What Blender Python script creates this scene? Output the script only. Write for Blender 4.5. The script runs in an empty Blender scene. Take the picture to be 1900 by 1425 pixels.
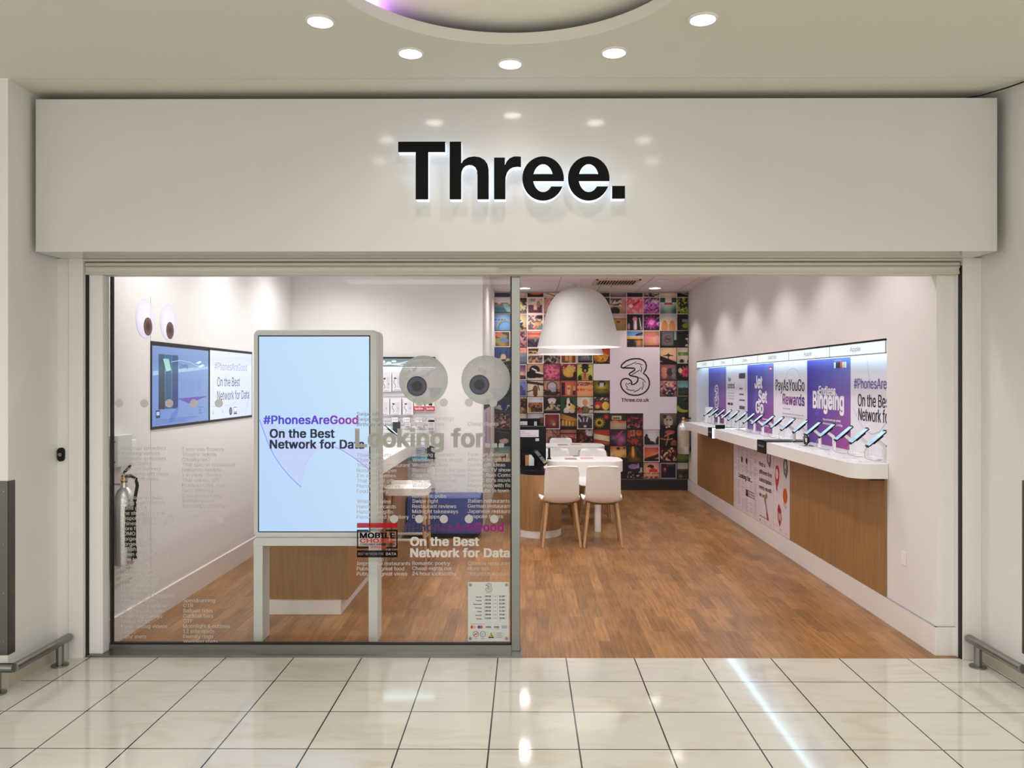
import bpy, bmesh, math, os, random
import numpy as np
from mathutils import Vector, Matrix
from mathutils.geometry import delaunay_2d_cdt
R = math.radians
PI = math.pi
random.seed(7)
sc = bpy.context.scene
COL = sc.collection

# ------------------------------------------------------------------ camera
FPX = 1485.0          # focal length in pixels of the 1900 px wide frame
EYE = 1.62
VX, VY = 975.5, 709.0  # vanishing point of the depth direction
YAW = 0.004
cam_d = bpy.data.cameras.new('camera')
cam = bpy.data.objects.new('camera', cam_d)
COL.objects.link(cam)
cam.location = (0, 0, EYE)
cam.rotation_euler = (R(90), 0, YAW)
cam_d.sensor_width = 36
cam_d.lens = 36 * FPX / 1900
cam_d.shift_x = -((VX - 950) - YAW * FPX) / 1900
cam_d.shift_y = -(712.5 - VY) / 1900
cam_d.clip_start = 0.05
sc.camera = cam

# ------------------------------------------------------------------ colour management
sc.view_settings.view_transform = 'Standard'
sc.view_settings.look = 'None'
sc.view_settings.exposure = 0.0
sc.view_settings.gamma = 1.0
sc.view_settings.use_curve_mapping = False
sc.cycles.max_bounces = 8
sc.cycles.diffuse_bounces = 4
sc.cycles.glossy_bounces = 4
sc.cycles.transparent_max_bounces = 16
sc.cycles.transmission_bounces = 4
sc.cycles.caustics_reflective = False
sc.cycles.caustics_refractive = False
sc.cycles.sample_clamp_indirect = 6.0

# ------------------------------------------------------------------ world: the rest of the lit mall
w = bpy.data.worlds.new('mall_surroundings')
sc.world = w
w.use_nodes = True
bg = w.node_tree.nodes['Background']
bg.inputs[0].default_value = (1.0, 0.98, 0.93, 1)
bg.inputs[1].default_value = 1.35

def spot(name, loc, power, size=R(120), blend=0.7, radius=0.045, col=(1, .95, .88), target=None):
    d = bpy.data.lights.new(name, 'SPOT')
    d.energy = power; d.spot_size = size; d.spot_blend = blend
    d.shadow_soft_size = radius; d.color = col
    o = bpy.data.objects.new(name, d); COL.objects.link(o)
    o.location = loc
    if target is not None:
        o.rotation_euler = (Vector(target) - Vector(loc)).to_track_quat('-Z', 'Y').to_euler()
    return o

def area(name, loc, sx, sy, power, col, rot=(0, 0, 0)):
    d = bpy.data.lights.new(name, 'AREA')
    d.shape = 'RECTANGLE'; d.size = sx; d.size_y = sy; d.energy = power; d.color = col
    o = bpy.data.objects.new(name, d); COL.objects.link(o)
    o.location = loc; o.rotation_euler = rot
    return o

SHOP_H = 2.98
MALL_H = 3.23
RING_C = (-0.07, 3.05)          # centre of the round ceiling recess
RING_R = 0.985                  # radius of the ring of downlights around it
RING = [(RING_C[0] + RING_R * math.cos(R(a)), RING_C[1] + RING_R * math.sin(R(a))) for a in
        (149, 120, 90.5, 59.5, 30, 0, -30, -60, -90, -120, -150, 180)]
for p in RING:
    spot('mall_ceiling_beam', (p[0], p[1], MALL_H - 0.03), 7.5, R(140), 0.9, 0.05, (1, .955, .89))
# unseen fill spots added further back and to the sides to brighten the facade
for p in ((-1.9, 2.2), (1.8, 2.2), (-3.4, .2), (3.3, .2), (0, -.4), (-1.8, -1.6), (1.8, -1.6)):
    spot('mall_ceiling_beam', (p[0], p[1], MALL_H - 0.03), 60, R(150), 0.9, 0.08, (1, .955, .89))
SHOP_LIGHTS = [(1.86, y) for y in (11.54, 9.85, 8.7, 7.55, 6.4, 5.25)] + \
              [(-0.02, y) for y in (11.54, 9.9, 7.9, 6.3)] + \
              [(-1.95, y) for y in (7.85, 6.6, 5.35)] + [(-0.95, 7.2), (0.95, 7.2), (0.95, 9.9), (0.95, 5.5)]
for p in SHOP_LIGHTS:
    wl = p[0] < -.5
    spot('shop_downlight_beam', (p[0], p[1], SHOP_H - 0.03), 58 if wl else 30 if p[0] > 1.5 else 42, R(112) if p[0] > 1.5 else R(150), 0.55 if p[0] > 1.5 else 0.8, 0.06, (.985, .98, 1) if wl else (1, .93, .905))
area('mall_area_fill', (-1.2, -2.6, MALL_H - .04), 3.2, 1.2, 90, (1, .96, .91))  # unseen area fill added behind the camera to light the mall side
area('mall_area_fill', (1.6, -2.6, MALL_H - .04), 3.2, 1.2, 90, (1, .96, .91))  # second added area fill, also out of view
# purple cove lamp hidden in the round ceiling recess
area('cove_lamp', (RING_C[0] - .68, RING_C[1] + .66, MALL_H + .060), .10, .5, 3.2, (.55, .25, 1), (R(180), 0, 0))

# ------------------------------------------------------------------ helpers
def C(h):
    h = h.lstrip('#')
    if len(h) == 3: h = ''.join(x * 2 for x in h)
    out = []
    for i in (0, 2, 4):
        c = int(h[i:i + 2], 16) / 255
        out.append(c / 12.92 if c <= .04045 else ((c + .055) / 1.055) ** 2.4)
    return tuple(out)

def gx(px, y): return (px - VX) * y / FPX
def gz(py, y): return EYE - (py - VY) * y / FPX
def at(px, py, y): return (gx(px, y), y, gz(py, y))

class Frame:
    def __init__(s, O, Rv, U):
        s.O = Vector(O); s.R = Vector(Rv); s.U = Vector(U); s.N = s.R.cross(s.U)
    def p(s, x, y, n=0.0):
        v = s.O + s.R * x + s.U * y + s.N * n
        return (v.x, v.y, v.z)
def front(x, y, z): return Frame((x, y, z), (1, 0, 0), (0, 0, 1))      # faces the camera
def rightwall(x, y, z): return Frame((x, y, z), (0, -1, 0), (0, 0, 1))  # faces -X
def leftwall(x, y, z): return Frame((x, y, z), (0, 1, 0), (0, 0, 1))    # faces +X
def flat(x, y, z): return Frame((x, y, z), (1, 0, 0), (0, 1, 0))        # faces up

FONT = None
try:
    FONT = bpy.data.fonts.load(os.path.join(bpy.utils.system_resource('DATAFILES'), 'fonts', 'Inter.woff2'))
except Exception:
    FONT = None
_tc = {}
_DG = bpy.context.evaluated_depsgraph_get()
_gc = {}
def _area(q): return sum(q[i - 1][0] * q[i][1] - q[i][0] * q[i - 1][1] for i in range(len(q))) / 2
def _fill(loops):
    """non-zero winding fill of possibly self-overlapping contours"""
    pts = []; ed = []
    for l in loops:
        b = len(pts); pts += [Vector(p_) for p_ in l]; ed += [(b + i, b + (i + 1) % len(l)) for i in range(len(l))]
    v, _e, f = delaunay_2d_cdt(pts, ed, [], 0, 1e-6, False)[:3]
    P = np.array([tuple(q) for q in v]); T_ = [tuple(t) for t in f]
    if not T_: return [], []
    c = np.array([P[list(t)].mean(0) for t in T_]); wn = np.zeros(len(T_), int)
    for l in loops:
        for i in range(len(l)):
            (xa, ya), (xb, yb) = l[i - 1], l[i]
            side = (xb - xa) * (c[:, 1] - ya) - (c[:, 0] - xa) * (yb - ya)
            wn += ((ya <= c[:, 1]) & (yb > c[:, 1]) & (side > 0)).astype(int) - ((ya > c[:, 1]) & (yb <= c[:, 1]) & (side < 0)).astype(int)
    return [tuple(q) for q in P], [t for t, w_ in zip(T_, wn) if w_]
def glyphs(s, bold=0.0, res=3):
    """outlines of a line of text, every contour filled on its own so that overlapping strokes stay solid"""
    k = (s, bold > .012, res)
    if k in _tc: return _tc[k]
    c = bpy.data.curves.new('t', 'FONT')
    if FONT: c.font = FONT
    c.body = s; c.size = 1
    if bold > .012: c.space_character = 1.03
    o = bpy.data.objects.new('t', c); COL.objects.link(o)
    cu = o.to_curve(_DG)
    polys = []
    for sp in cu.splines:
        bp = sp.bezier_points; q = []
        for i in range(len(bp)):
            p0, p1 = bp[i], bp[(i + 1) % len(bp)]
            a0, a1, a2, a3 = (v.to_2d() for v in (p0.co, p0.handle_right, p1.handle_left, p1.co))
            d = (a3 - a0); l = d.length or 1
            curved = max(abs(d.cross(a1 - a0)), abs(d.cross(a2 - a0))) / l > .002
            n_ = res + 1 if curved else 1
            for j in range(n_):
                t = j / n_; v = a0 * (1 - t) ** 3 + a1 * 3 * t * (1 - t) ** 2 + a2 * 3 * t * t * (1 - t) + a3 * t ** 3
                if not q or (abs(v.x - q[-1][0]) + abs(v.y - q[-1][1])) > 1e-5: q.append((v.x, v.y))
        if len(q) > 2 and abs(_area(q)) > 1e-7: polys.append(q)
    o.to_curve_clear(); bpy.data.objects.remove(o); bpy.data.curves.remove(c)
    if not polys:
        _tc[k] = (np.zeros((0, 3)), []); return _tc[k]
    polys.sort(key=lambda q: min(v[0] for v in q))
    groups = []; right = -1e9          # contours whose x ranges overlap belong to one character
    for q in polys:
        lo, hi = min(v[0] for v in q), max(v[0] for v in q)
        if lo > right - 1e-4: groups.append([])
        groups[-1].append(q); right = max(right, hi)
    V = []; F_ = []
    for g in groups:
        x0 = min(v[0] for q in g for v in q)
        key = tuple((len(q),) + tuple((round(x - x0, 3), round(y, 3)) for x, y in q[::3]) for q in g)
        if key not in _gc: _gc[key] = _fill([[(x - x0, y) for x, y in q] for q in g])
        v_, f_ = _gc[key]; b0 = len(V)
        V.extend((x + x0, y, 0.0) for x, y in v_); F_.extend(tuple(b0 + j for j in t) for t in f_)
    _tc[k] = (np.array(V), F_)
    return _tc[k]
_hv = glyphs('H')[0]
CAP = float(_hv[:, 1].max())

def fill_loops(loops, depth=0.0):
    c = bpy.data.curves.new('t', 'CURVE'); c.dimensions = '2D'; c.fill_mode = 'BOTH'; c.extrude = depth / 2
    for pts in loops:
        s = c.splines.new('POLY'); s.points.add(len(pts) - 1)
        for p, q in zip(s.points, pts): p.co = (q[0], q[1], 0, 1)
        s.use_cyclic_u = True
    o = bpy.data.objects.new('t', c)
    m = o.to_mesh()
    v = [tuple(x.co) for x in m.vertices]; f = [tuple(p.vertices) for p in m.polygons]
    o.to_mesh_clear(); bpy.data.objects.remove(o); bpy.data.curves.remove(c)
    return v, f

def ell(cx, cy, rx, ry=None, n=40, a0=0, a1=360):
    ry = rx if ry is None else ry
    full = abs(a1 - a0) >= 360
    m = n if full else n + 1
    return [(cx + rx * math.cos(R(a0 + (a1 - a0) * i / n)), cy + ry * math.sin(R(a0 + (a1 - a0) * i / n))) for i in range(m)]
def rrect(x0, y0, x1, y1, r, n=6):
    pts = []
    for cx, cy, a in ((x1 - r, y0 + r, -90), (x1 - r, y1 - r, 0), (x0 + r, y1 - r, 90), (x0 + r, y0 + r, 180)):
        for i in range(n + 1):
            t = R(a + 90 * i / n); pts.append((cx + r * math.cos(t), cy + r * math.sin(t)))
    return pts

class MB:
    def __init__(s, col=(1, 1, 1)):
        s.v = []; s.f = []; s.c = []; s.m = []; s.col = col; s.rb = False
    def add(s, verts, faces, mi=0, col=None):
        b = len(s.v); s.v.extend(verts)
        s.f.extend(tuple(b + i for i in f) for f in faces); s.m.extend([mi] * len(faces))
        if col is None: s.c.extend([s.col] * len(verts))
        elif callable(col): s.c.extend(col(*p) for p in verts)
        elif len(col) == 3 and not hasattr(col[0], '__len__'): s.c.extend([col] * len(verts))
        else: s.c.extend(col)
        return s
    def box(s, x0, x1, y0, y1, z0, z1, mi=0, col=None):
        v = [(x, y, z) for z in (z0, z1) for y in (y0, y1) for x in (x0, x1)]
        return s.add(v, [(0, 2, 3, 1), (4, 5, 7, 6), (0, 1, 5, 4), (2, 6, 7, 3), (0, 4, 6, 2), (1, 3, 7, 5)], mi, col)
    def rbox(s, x0, x1, y0, y1, z0, z1, r=.004, seg=2, mi=0, col=None, edges=None):
        s.rb = True
        bm = bmesh.new(); bmesh.ops.create_cube(bm, size=1)
        for v in bm.verts:
            v.co = ((x0 + x1) / 2 + v.co.x * (x1 - x0), (y0 + y1) / 2 + v.co.y * (y1 - y0), (z0 + z1) / 2 + v.co.z * (z1 - z0))
        es = list(bm.edges)
        if edges:   # bevel only edges parallel to the given axis
            k = 'xyz'.index(edges)
            es = [e for e in bm.edges if abs((e.verts[0].co - e.verts[1].co)[k]) > 1e-6 and
                  all(abs((e.verts[0].co - e.verts[1].co)[j]) < 1e-6 for j in range(3) if j != k)]
        bmesh.ops.bevel(bm, geom=es, offset=r, segments=seg, affect='EDGES', profile=.5)
        bm.verts.index_update()
        v = [tuple(q.co) for q in bm.verts]; f = [tuple(q.index for q in p.verts) for p in bm.faces]
        bm.free()
        return s.add(v, f, mi, col)
    def prism(s, F, pts, n0, n1, mi=0, col=None):
        k = len(pts)
        v = [F.p(x, y, n0) for x, y in pts] + [F.p(x, y, n1) for x, y in pts]
        f = [tuple(range(k - 1, -1, -1)), tuple(range(k, 2 * k))] + [(i, (i + 1) % k, k + (i + 1) % k, k + i) for i in range(k)]
        return s.add(v, f, mi, col)
    def poly(s, F, pts, n=0.0, col=None, mi=0):
        return s.add([F.p(x, y, n) for x, y in pts], [tuple(range(len(pts)))], mi, col)
    def rect(s, F, x0, y0, x1, y1, n=0.0, col=None, mi=0):
        return s.poly(F, [(x0, y0), (x1, y0), (x1, y1), (x0, y1)], n, col, mi)
    def disc(s, F, cx, cy, rx, ry=None, n=0.0, col=None, seg=36, mi=0):
        return s.poly(F, ell(cx, cy, rx, ry, seg), n, col, mi)
    def grad(s, F, x0, y0, x1, y1, n, c00, c10, c01, c11, k=8):
        v = []; cs = []; f = []
        for j in range(k + 1):
            for i in range(k + 1):
                a, b = i / k, j / k
                v.append(F.p(x0 + (x1 - x0) * a, y0 + (y1 - y0) * b, n))
                cs.append(tuple((c00[q] * (1 - a) + c10[q] * a) * (1 - b) + (c01[q] * (1 - a) + c11[q] * a) * b for q in range(3)))
        for j in range(k):
            for i in range(k):
                o = j * (k + 1) + i; f.append((o, o + 1, o + k + 2, o + k + 1))
        return s.add(v, f, 0, cs)
    def shape(s, F, loops, n0, n1=None, mi=0, col=None):
        d = 0 if n1 is None else abs(n1 - n0)
        v, f = fill_loops(loops, d)
        mid = n0 if n1 is None else (n0 + n1) / 2
        return s.add([F.p(x, y, mid + z) for x, y, z in v], f, mi, col)
    def stroke(s, F, pts, wd, n=0.0, col=None, closed=False):
        k = len(pts); L = []; Rr = []
        for i in range(k):
            a = pts[(i - 1) % k] if (closed or i) else pts[i]
            b = pts[(i + 1) % k] if (closed or i < k - 1) else pts[i]
            dx, dy = b[0] - a[0], b[1] - a[1]; l = math.hypot(dx, dy) or 1
            nx, ny = -dy / l * wd / 2, dx / l * wd / 2
            L.append((pts[i][0] + nx, pts[i][1] + ny)); Rr.append((pts[i][0] - nx, pts[i][1] - ny))
        v = [F.p(x, y, n) for x, y in L + Rr]
        m = k if closed else k - 1
        return s.add(v, [(i, k + i, k + (i + 1) % k, (i + 1) % k) for i in range(m)], 0, col)
    def text(s, F, t, x, y, cap, w=None, n=0.0005, bold=0.0, align='l', col=None, res=3, thick=None):
        V, f = glyphs(t, bold, res)
        if not len(V): return s
        sy = cap / CAP; x0 = V[:, 0].min(); W = V[:, 0].max() - x0
        sx = (w / W) if w else sy
        W *= sx
        ox = x - (0 if align == 'l' else W / 2 if align == 'c' else W)
        cc = col
        if callable(col):
            cc = [col(((q[0] - x0) * sx) / max(W, 1e-6)) for q in V]
        sh = [(0, 0)] + ([] if not bold else [(bold, 0), (-bold, 0)] if bold < .02 else [(bold, bold * .6), (-bold, bold * .6), (bold, -bold * .6), (-bold, -bold * .6)])
        for k, (dx, dy) in enumerate(sh):    # a heavier weight: the same glyphs set again a hair to each side
            s.add([F.p(ox + (q[0] - x0 + dx) * sx, y + (q[1] + dy) * sy, n + k * .00012 + q[2]) for q in V], f, 0, cc)
        return s
    def tube(s, pts, r, seg=10, mi=0, col=None, caps=True):
        P = [Vector(p) for p in pts]; k = len(P)
        rr = r if hasattr(r, '__len__') else [r] * k
        T = []
        for i in range(k):
            a = P[max(i - 1, 0)]; b = P[min(i + 1, k - 1)]; T.append((b - a).normalized())
        up = Vector((0, 0, 1)) if abs(T[0].z) < .9 else Vector((1, 0, 0))
        u = T[0].cross(up).normalized(); v = []
        for i in range(k):
            if i: u = (u - T[i] * u.dot(T[i])).normalized()
            wv = T[i].cross(u)
            for j in range(seg):
                a = 2 * PI * j / seg
                q = P[i] + (u * math.cos(a) + wv * math.sin(a)) * rr[i]; v.append((q.x, q.y, q.z))
        f = [(i * seg + j, i * seg + (j + 1) % seg, (i + 1) * seg + (j + 1) % seg, (i + 1) * seg + j) for i in range(k - 1) for j in range(seg)]
        if caps: f += [tuple(range(seg - 1, -1, -1)), tuple((k - 1) * seg + j for j in range(seg))]
        return s.add(v, f, mi, col)
    def lathe(s, prof, c=(0, 0, 0), seg=32, axis='z', mi=0, col=None, closed=False):
        v = []; k = len(prof)
        for r_, h in prof:
            for j in range(seg):
                a = 2 * PI * j / seg; x, y = r_ * math.cos(a), r_ * math.sin(a)
                q = (x, y, h) if axis == 'z' else (x, h, y) if axis == 'y' else (h, x, y)
                v.append((c[0] + q[0], c[1] + q[1], c[2] + q[2]))
        f = [(i * seg + j, i * seg + (j + 1) % seg, (i + 1) * seg + (j + 1) % seg, (i + 1) * seg + j) for i in range(k - 1) for j in range(seg)]
        if closed: f += [((k - 1) * seg + j, (k - 1) * seg + (j + 1) % seg, (j + 1) % seg, j) for j in range(seg)]
        else: f += [tuple(range(seg - 1, -1, -1)), tuple((k - 1) * seg + j for j in range(seg))]
        return s.add(v, f, mi, col)
    def cyl(s, c, r, h, seg=24, axis='z', mi=0, col=None):
        return s.lathe([(r, 0), (r, h)], c, seg, axis, mi, col)

def build(name, mb, mats, parent=None, smooth=35):
    me = bpy.data.meshes.new(name)
    V = np.array(mb.v, dtype=float)
    if parent is not None:
        org = Vector((0, 0, 0)); p = parent
        while p is not None: org = org + p.location; p = p.parent
    else:
        lo, hi = V.min(0), V.max(0); org = Vector(((lo[0] + hi[0]) / 2, (lo[1] + hi[1]) / 2, lo[2]))
    V = V - np.array(org)
    me.from_pydata([tuple(q) for q in V], [], mb.f)
    mats = mats if isinstance(mats, (list, tuple)) else [mats]
    for m in mats: me.materials.append(m)
    if len(mats) > 1: me.polygons.foreach_set('material_index', mb.m)
    if any(m.get('uses_col') for m in mats):
        a = me.color_attributes.new('Col', 'FLOAT_COLOR', 'POINT')
        a.data.foreach_set('color', np.array([(c[0], c[1], c[2], 1.0) for c in mb.c], dtype=np.float32).ravel())
    bm = bmesh.new(); bm.from_mesh(me)
    bmesh.ops.recalc_face_normals(bm, faces=bm.faces) if smooth else None
    bm.to_mesh(me); bm.free()
    if smooth:
        me.polygons.foreach_set('use_smooth', [True] * len(me.polygons))
        me.set_sharp_from_angle(angle=R(smooth))
    me.update()
    o = bpy.data.objects.new(name, me); COL.objects.link(o)
    if smooth and mb.rb: o.modifiers.new('weighted_normal', 'WEIGHTED_NORMAL').keep_sharp = True
    if parent is not None: o.parent = parent
    else: o.location = org
    return o

def tag(o, label, cat, group=None, kind=None):
    o['label'] = label; o['category'] = cat
    if group: o['group'] = group
    if kind: o['kind'] = kind
    return o
def thing(name, label, cat, loc=(0, 0, 0), group=None):
    o = bpy.data.objects.new(name, None); COL.objects.link(o)
    o.location = loc; o.empty_display_size = .1
    return tag(o, label, cat, group)
def struct(o, label=None):
    o['kind'] = 'structure'
    if label: o['label'] = label
    return o
def dup(root, loc, rot=None, label=None, group=None):
    r = root.copy(); COL.objects.link(r); r.location = loc
    if rot is not None: r.rotation_euler = rot
    if label: r['label'] = label
    if group: r['group'] = group
    for ch in list(root.children):
        c = ch.copy(); COL.objects.link(c); c.parent = r
        for g in list(ch.children):
            d = g.copy(); COL.objects.link(d); d.parent = c
    return r
ORD = ['first', 'second', 'third', 'fourth', 'fifth', 'sixth', 'seventh', 'eighth', 'ninth', 'tenth', 'eleventh', 'twelfth',
       'thirteenth', 'fourteenth', 'fifteenth', 'sixteenth', 'seventeenth', 'eighteenth']

# ------------------------------------------------------------------ materials
def mat(name, col, rough=.5, metal=0.0, spec=.5, coat=0.0, emit=0.0, ecol=None, mottle=.02, mscale=6, bump=0.0, bscale=200, coat_r=.08):
    m = bpy.data.materials.new(name); m.use_nodes = True
    nt = m.node_tree; b = nt.nodes['Principled BSDF']
    b.inputs['Roughness'].default_value = rough; b.inputs['Metallic'].default_value = metal
    b.inputs['Specular IOR Level'].default_value = spec
    b.inputs['Coat Weight'].default_value = coat; b.inputs['Coat Roughness'].default_value = coat_r
    tc = nt.nodes.new('ShaderNodeTexCoord')
    nz = nt.nodes.new('ShaderNodeTexNoise'); nz.inputs['Scale'].default_value = mscale; nz.inputs['Detail'].default_value = 3
    nt.links.new(tc.outputs['Object'], nz.inputs['Vector'])
    mx = nt.nodes.new('ShaderNodeMix'); mx.data_type = 'RGBA'
    mx.inputs[6].default_value = tuple(c * (1 - mottle) for c in col) + (1,)
    mx.inputs[7].default_value = tuple(min(1, c * (1 + mottle)) for c in col) + (1,)
    nt.links.new(nz.outputs['Fac'], mx.inputs[0]); nt.links.new(mx.outputs[2], b.inputs['Base Color'])
    if emit:
        b.inputs['Emission Color'].default_value = tuple(ecol or col) + (1,); b.inputs['Emission Strength'].default_value = emit
    if bump:
        n2 = nt.nodes.new('ShaderNodeTexNoise'); n2.inputs['Scale'].default_value = bscale
        nt.links.new(tc.outputs['Object'], n2.inputs['Vector'])
        bp = nt.nodes.new('ShaderNodeBump'); bp.inputs['Strength'].default_value = bump; bp.inputs['Distance'].default_value = .002
        nt.links.new(n2.outputs['Fac'], bp.inputs['Height']); nt.links.new(bp.outputs['Normal'], b.inputs['Normal'])
    return m
def colmat(name, rough=.45, emit=0.0, spec=.4, coat=0):
    m = bpy.data.materials.new(name); m.use_nodes = True; m['uses_col'] = True
    nt = m.node_tree; b = nt.nodes['Principled BSDF']
    a = nt.nodes.new('ShaderNodeVertexColor'); a.layer_name = 'Col'
    b.inputs['Roughness'].default_value = rough; b.inputs['Specular IOR Level'].default_value = spec
    b.inputs['Coat Weight'].default_value = coat
    if emit:
        b.inputs['Base Color'].default_value = (.01, .01, .012, 1)
        nt.links.new(a.outputs['Color'], b.inputs['Emission Color']); b.inputs['Emission Strength'].default_value = emit
    else: nt.links.new(a.outputs['Color'], b.inputs['Base Color'])
    return m
def vinyl(name, alpha, trans=.35):
    m = bpy.data.materials.new(name); m.use_nodes = True; m['uses_col'] = True
    nt = m.node_tree; nt.nodes.remove(nt.nodes['Principled BSDF']); out = nt.nodes['Material Output']
    a = nt.nodes.new('ShaderNodeVertexColor'); a.layer_name = 'Col'
    d = nt.nodes.new('ShaderNodeBsdfDiffuse'); t = nt.nodes.new('ShaderNodeBsdfTranslucent'); x = nt.nodes.new('ShaderNodeBsdfTransparent')
    nt.links.new(a.outputs['Color'], d.inputs['Color']); nt.links.new(a.outputs['Color'], t.inputs['Color'])
    m1 = nt.nodes.new('ShaderNodeMixShader'); m1.inputs[0].default_value = trans
    nt.links.new(d.outputs[0], m1.inputs[1]); nt.links.new(t.outputs[0], m1.inputs[2])
    m2 = nt.nodes.new('ShaderNodeMixShader'); m2.inputs[0].default_value = alpha
    nt.links.new(x.outputs[0], m2.inputs[1]); nt.links.new(m1.outputs[0], m2.inputs[2])
    nt.links.new(m2.outputs[0], out.inputs['Surface'])
    return m
def glass(name, tint=(.992, .996, .994), ior=1.2):
    m = bpy.data.materials.new(name); m.use_nodes = True
    nt = m.node_tree; nt.nodes.remove(nt.nodes['Principled BSDF']); out = nt.nodes['Material Output']
    f = nt.nodes.new('ShaderNodeFresnel'); f.inputs['IOR'].default_value = ior
    g = nt.nodes.new('ShaderNodeBsdfGlossy'); g.inputs['Roughness'].default_value = .01
    x = nt.nodes.new('ShaderNodeBsdfTransparent'); x.inputs['Color'].default_value = tint + (1,)
    mx = nt.nodes.new('ShaderNodeMixShader')
    nt.links.new(f.outputs[0], mx.inputs[0]); nt.links.new(x.outputs[0], mx.inputs[1]); nt.links.new(g.outputs[0], mx.inputs[2])
    nt.links.new(mx.outputs[0], out.inputs['Surface'])
    return m
def tiles(name, c1, c2, mortar, w, h, size, rough, off=0.0, loc=(0, 0), swap=False, vein=None, grain=None, coat=0.0, spec=.5):
    m = bpy.data.materials.new(name); m.use_nodes = True
    nt = m.node_tree; b = nt.nodes['Principled BSDF']; L = nt.links.new
    geo = nt.nodes.new('ShaderNodeNewGeometry')
    sp = nt.nodes.new('ShaderNodeSeparateXYZ'); L(geo.outputs['Position'], sp.inputs[0])
    cb = nt.nodes.new('ShaderNodeCombineXYZ')
    ax = nt.nodes.new('ShaderNodeMath'); ax.operation = 'ADD'; ax.inputs[1].default_value = loc[0]
    ay = nt.nodes.new('ShaderNodeMath'); ay.operation = 'ADD'; ay.inputs[1].default_value = loc[1]
    L(sp.outputs['X'], ax.inputs[0]); L(sp.outputs['Y'], ay.inputs[0])
    L((ay if swap else ax).outputs[0], cb.inputs['X']); L((ax if swap else ay).outputs[0], cb.inputs['Y'])
    br = nt.nodes.new('ShaderNodeTexBrick'); br.offset = off; br.squash = 1.0
    br.inputs['Scale'].default_value = 1; br.inputs['Brick Width'].default_value = w; br.inputs['Row Height'].default_value = h
    br.inputs['Mortar Size'].default_value = size; br.inputs['Mortar Smooth'].default_value = 0.0; br.inputs['Bias'].default_value = 0
    br.inputs['Color1'].default_value = c1 + (1,); br.inputs['Color2'].default_value = c2 + (1,); br.inputs['Mortar'].default_value = mortar + (1,)
    L(cb.outputs[0], br.inputs['Vector'])
    last = br.outputs['Color']
    def overlay(fac_socket, col, lo, hi):
        nonlocal last
        rp = nt.nodes.new('ShaderNodeMapRange'); rp.inputs[1].default_value = lo; rp.inputs[2].default_value = hi
        L(fac_socket, rp.inputs[0])
        mx = nt.nodes.new('ShaderNodeMix'); mx.data_type = 'RGBA'; mx.blend_type = 'MULTIPLY'
        L(rp.outputs[0], mx.inputs[0]); L(last, mx.inputs[6]); mx.inputs[7].default_value = col + (1,)
        last = mx.outputs[2]
    if vein:
        mp = nt.nodes.new('ShaderNodeMapping'); mp.inputs['Rotation'].default_value = (0, 0, R(38)); mp.inputs['Scale'].default_value = (1, 3.2, 1)
        L(geo.outputs['Position'], mp.inputs['Vector'])
        nz = nt.nodes.new('ShaderNodeTexNoise'); nz.inputs['Scale'].default_value = 2.2; nz.inputs['Detail'].default_value = 6; nz.inputs['Distortion'].default_value = 1.2
        L(mp.outputs[0], nz.inputs['Vector']); overlay(nz.outputs['Fac'], vein, .5, .78)
    if grain:
        mp = nt.nodes.new('ShaderNodeMapping'); mp.inputs['Scale'].default_value = (22, 1.6, 1)
        L(geo.outputs['Position'], mp.inputs['Vector'])
        nz = nt.nodes.new('ShaderNodeTexNoise'); nz.inputs['Scale'].default_value = 2.5; nz.inputs['Detail'].default_value = 6
        L(mp.outputs[0], nz.inputs['Vector']); overlay(nz.outputs['Fac'], grain, .4, .75)
        nz2 = nt.nodes.new('ShaderNodeTexNoise'); nz2.inputs['Scale'].default_value = 1.7; nz2.inputs['Detail'].default_value = 3
        L(geo.outputs['Position'], nz2.inputs['Vector']); overlay(nz2.outputs['Fac'], (.72, .68, .66), .45, .75)
    L(last, b.inputs['Base Color'])
    b.inputs['Roughness'].default_value = rough; b.inputs['Coat Weight'].default_value = coat; b.inputs['Specular IOR Level'].default_value = spec
    return m
def woodmat(name, c1, c2, axis=(14, 14, 1.2), rough=.45):
    m = bpy.data.materials.new(name); m.use_nodes = True
    nt = m.node_tree; b = nt.nodes['Principled BSDF']; L = nt.links.new
    geo = nt.nodes.new('ShaderNodeTexCoord'); mp = nt.nodes.new('ShaderNodeMapping'); mp.inputs['Scale'].default_value = axis
    L(geo.outputs['Object'], mp.inputs['Vector'])
    nz = nt.nodes.new('ShaderNodeTexNoise'); nz.inputs['Scale'].default_value = 3; nz.inputs['Detail'].default_value = 6; nz.inputs['Distortion'].default_value = .3
    L(mp.outputs[0], nz.inputs['Vector'])
    rp = nt.nodes.new('ShaderNodeValToRGB'); rp.color_ramp.elements[0].position = .3; rp.color_ramp.elements[1].position = .72
    rp.color_ramp.elements[0].color = c1 + (1,); rp.color_ramp.elements[1].color = c2 + (1,)
    L(nz.outputs['Fac'], rp.inputs[0]); L(rp.outputs[0], b.inputs['Base Color']); b.inputs['Roughness'].default_value = rough
    return m

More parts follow.
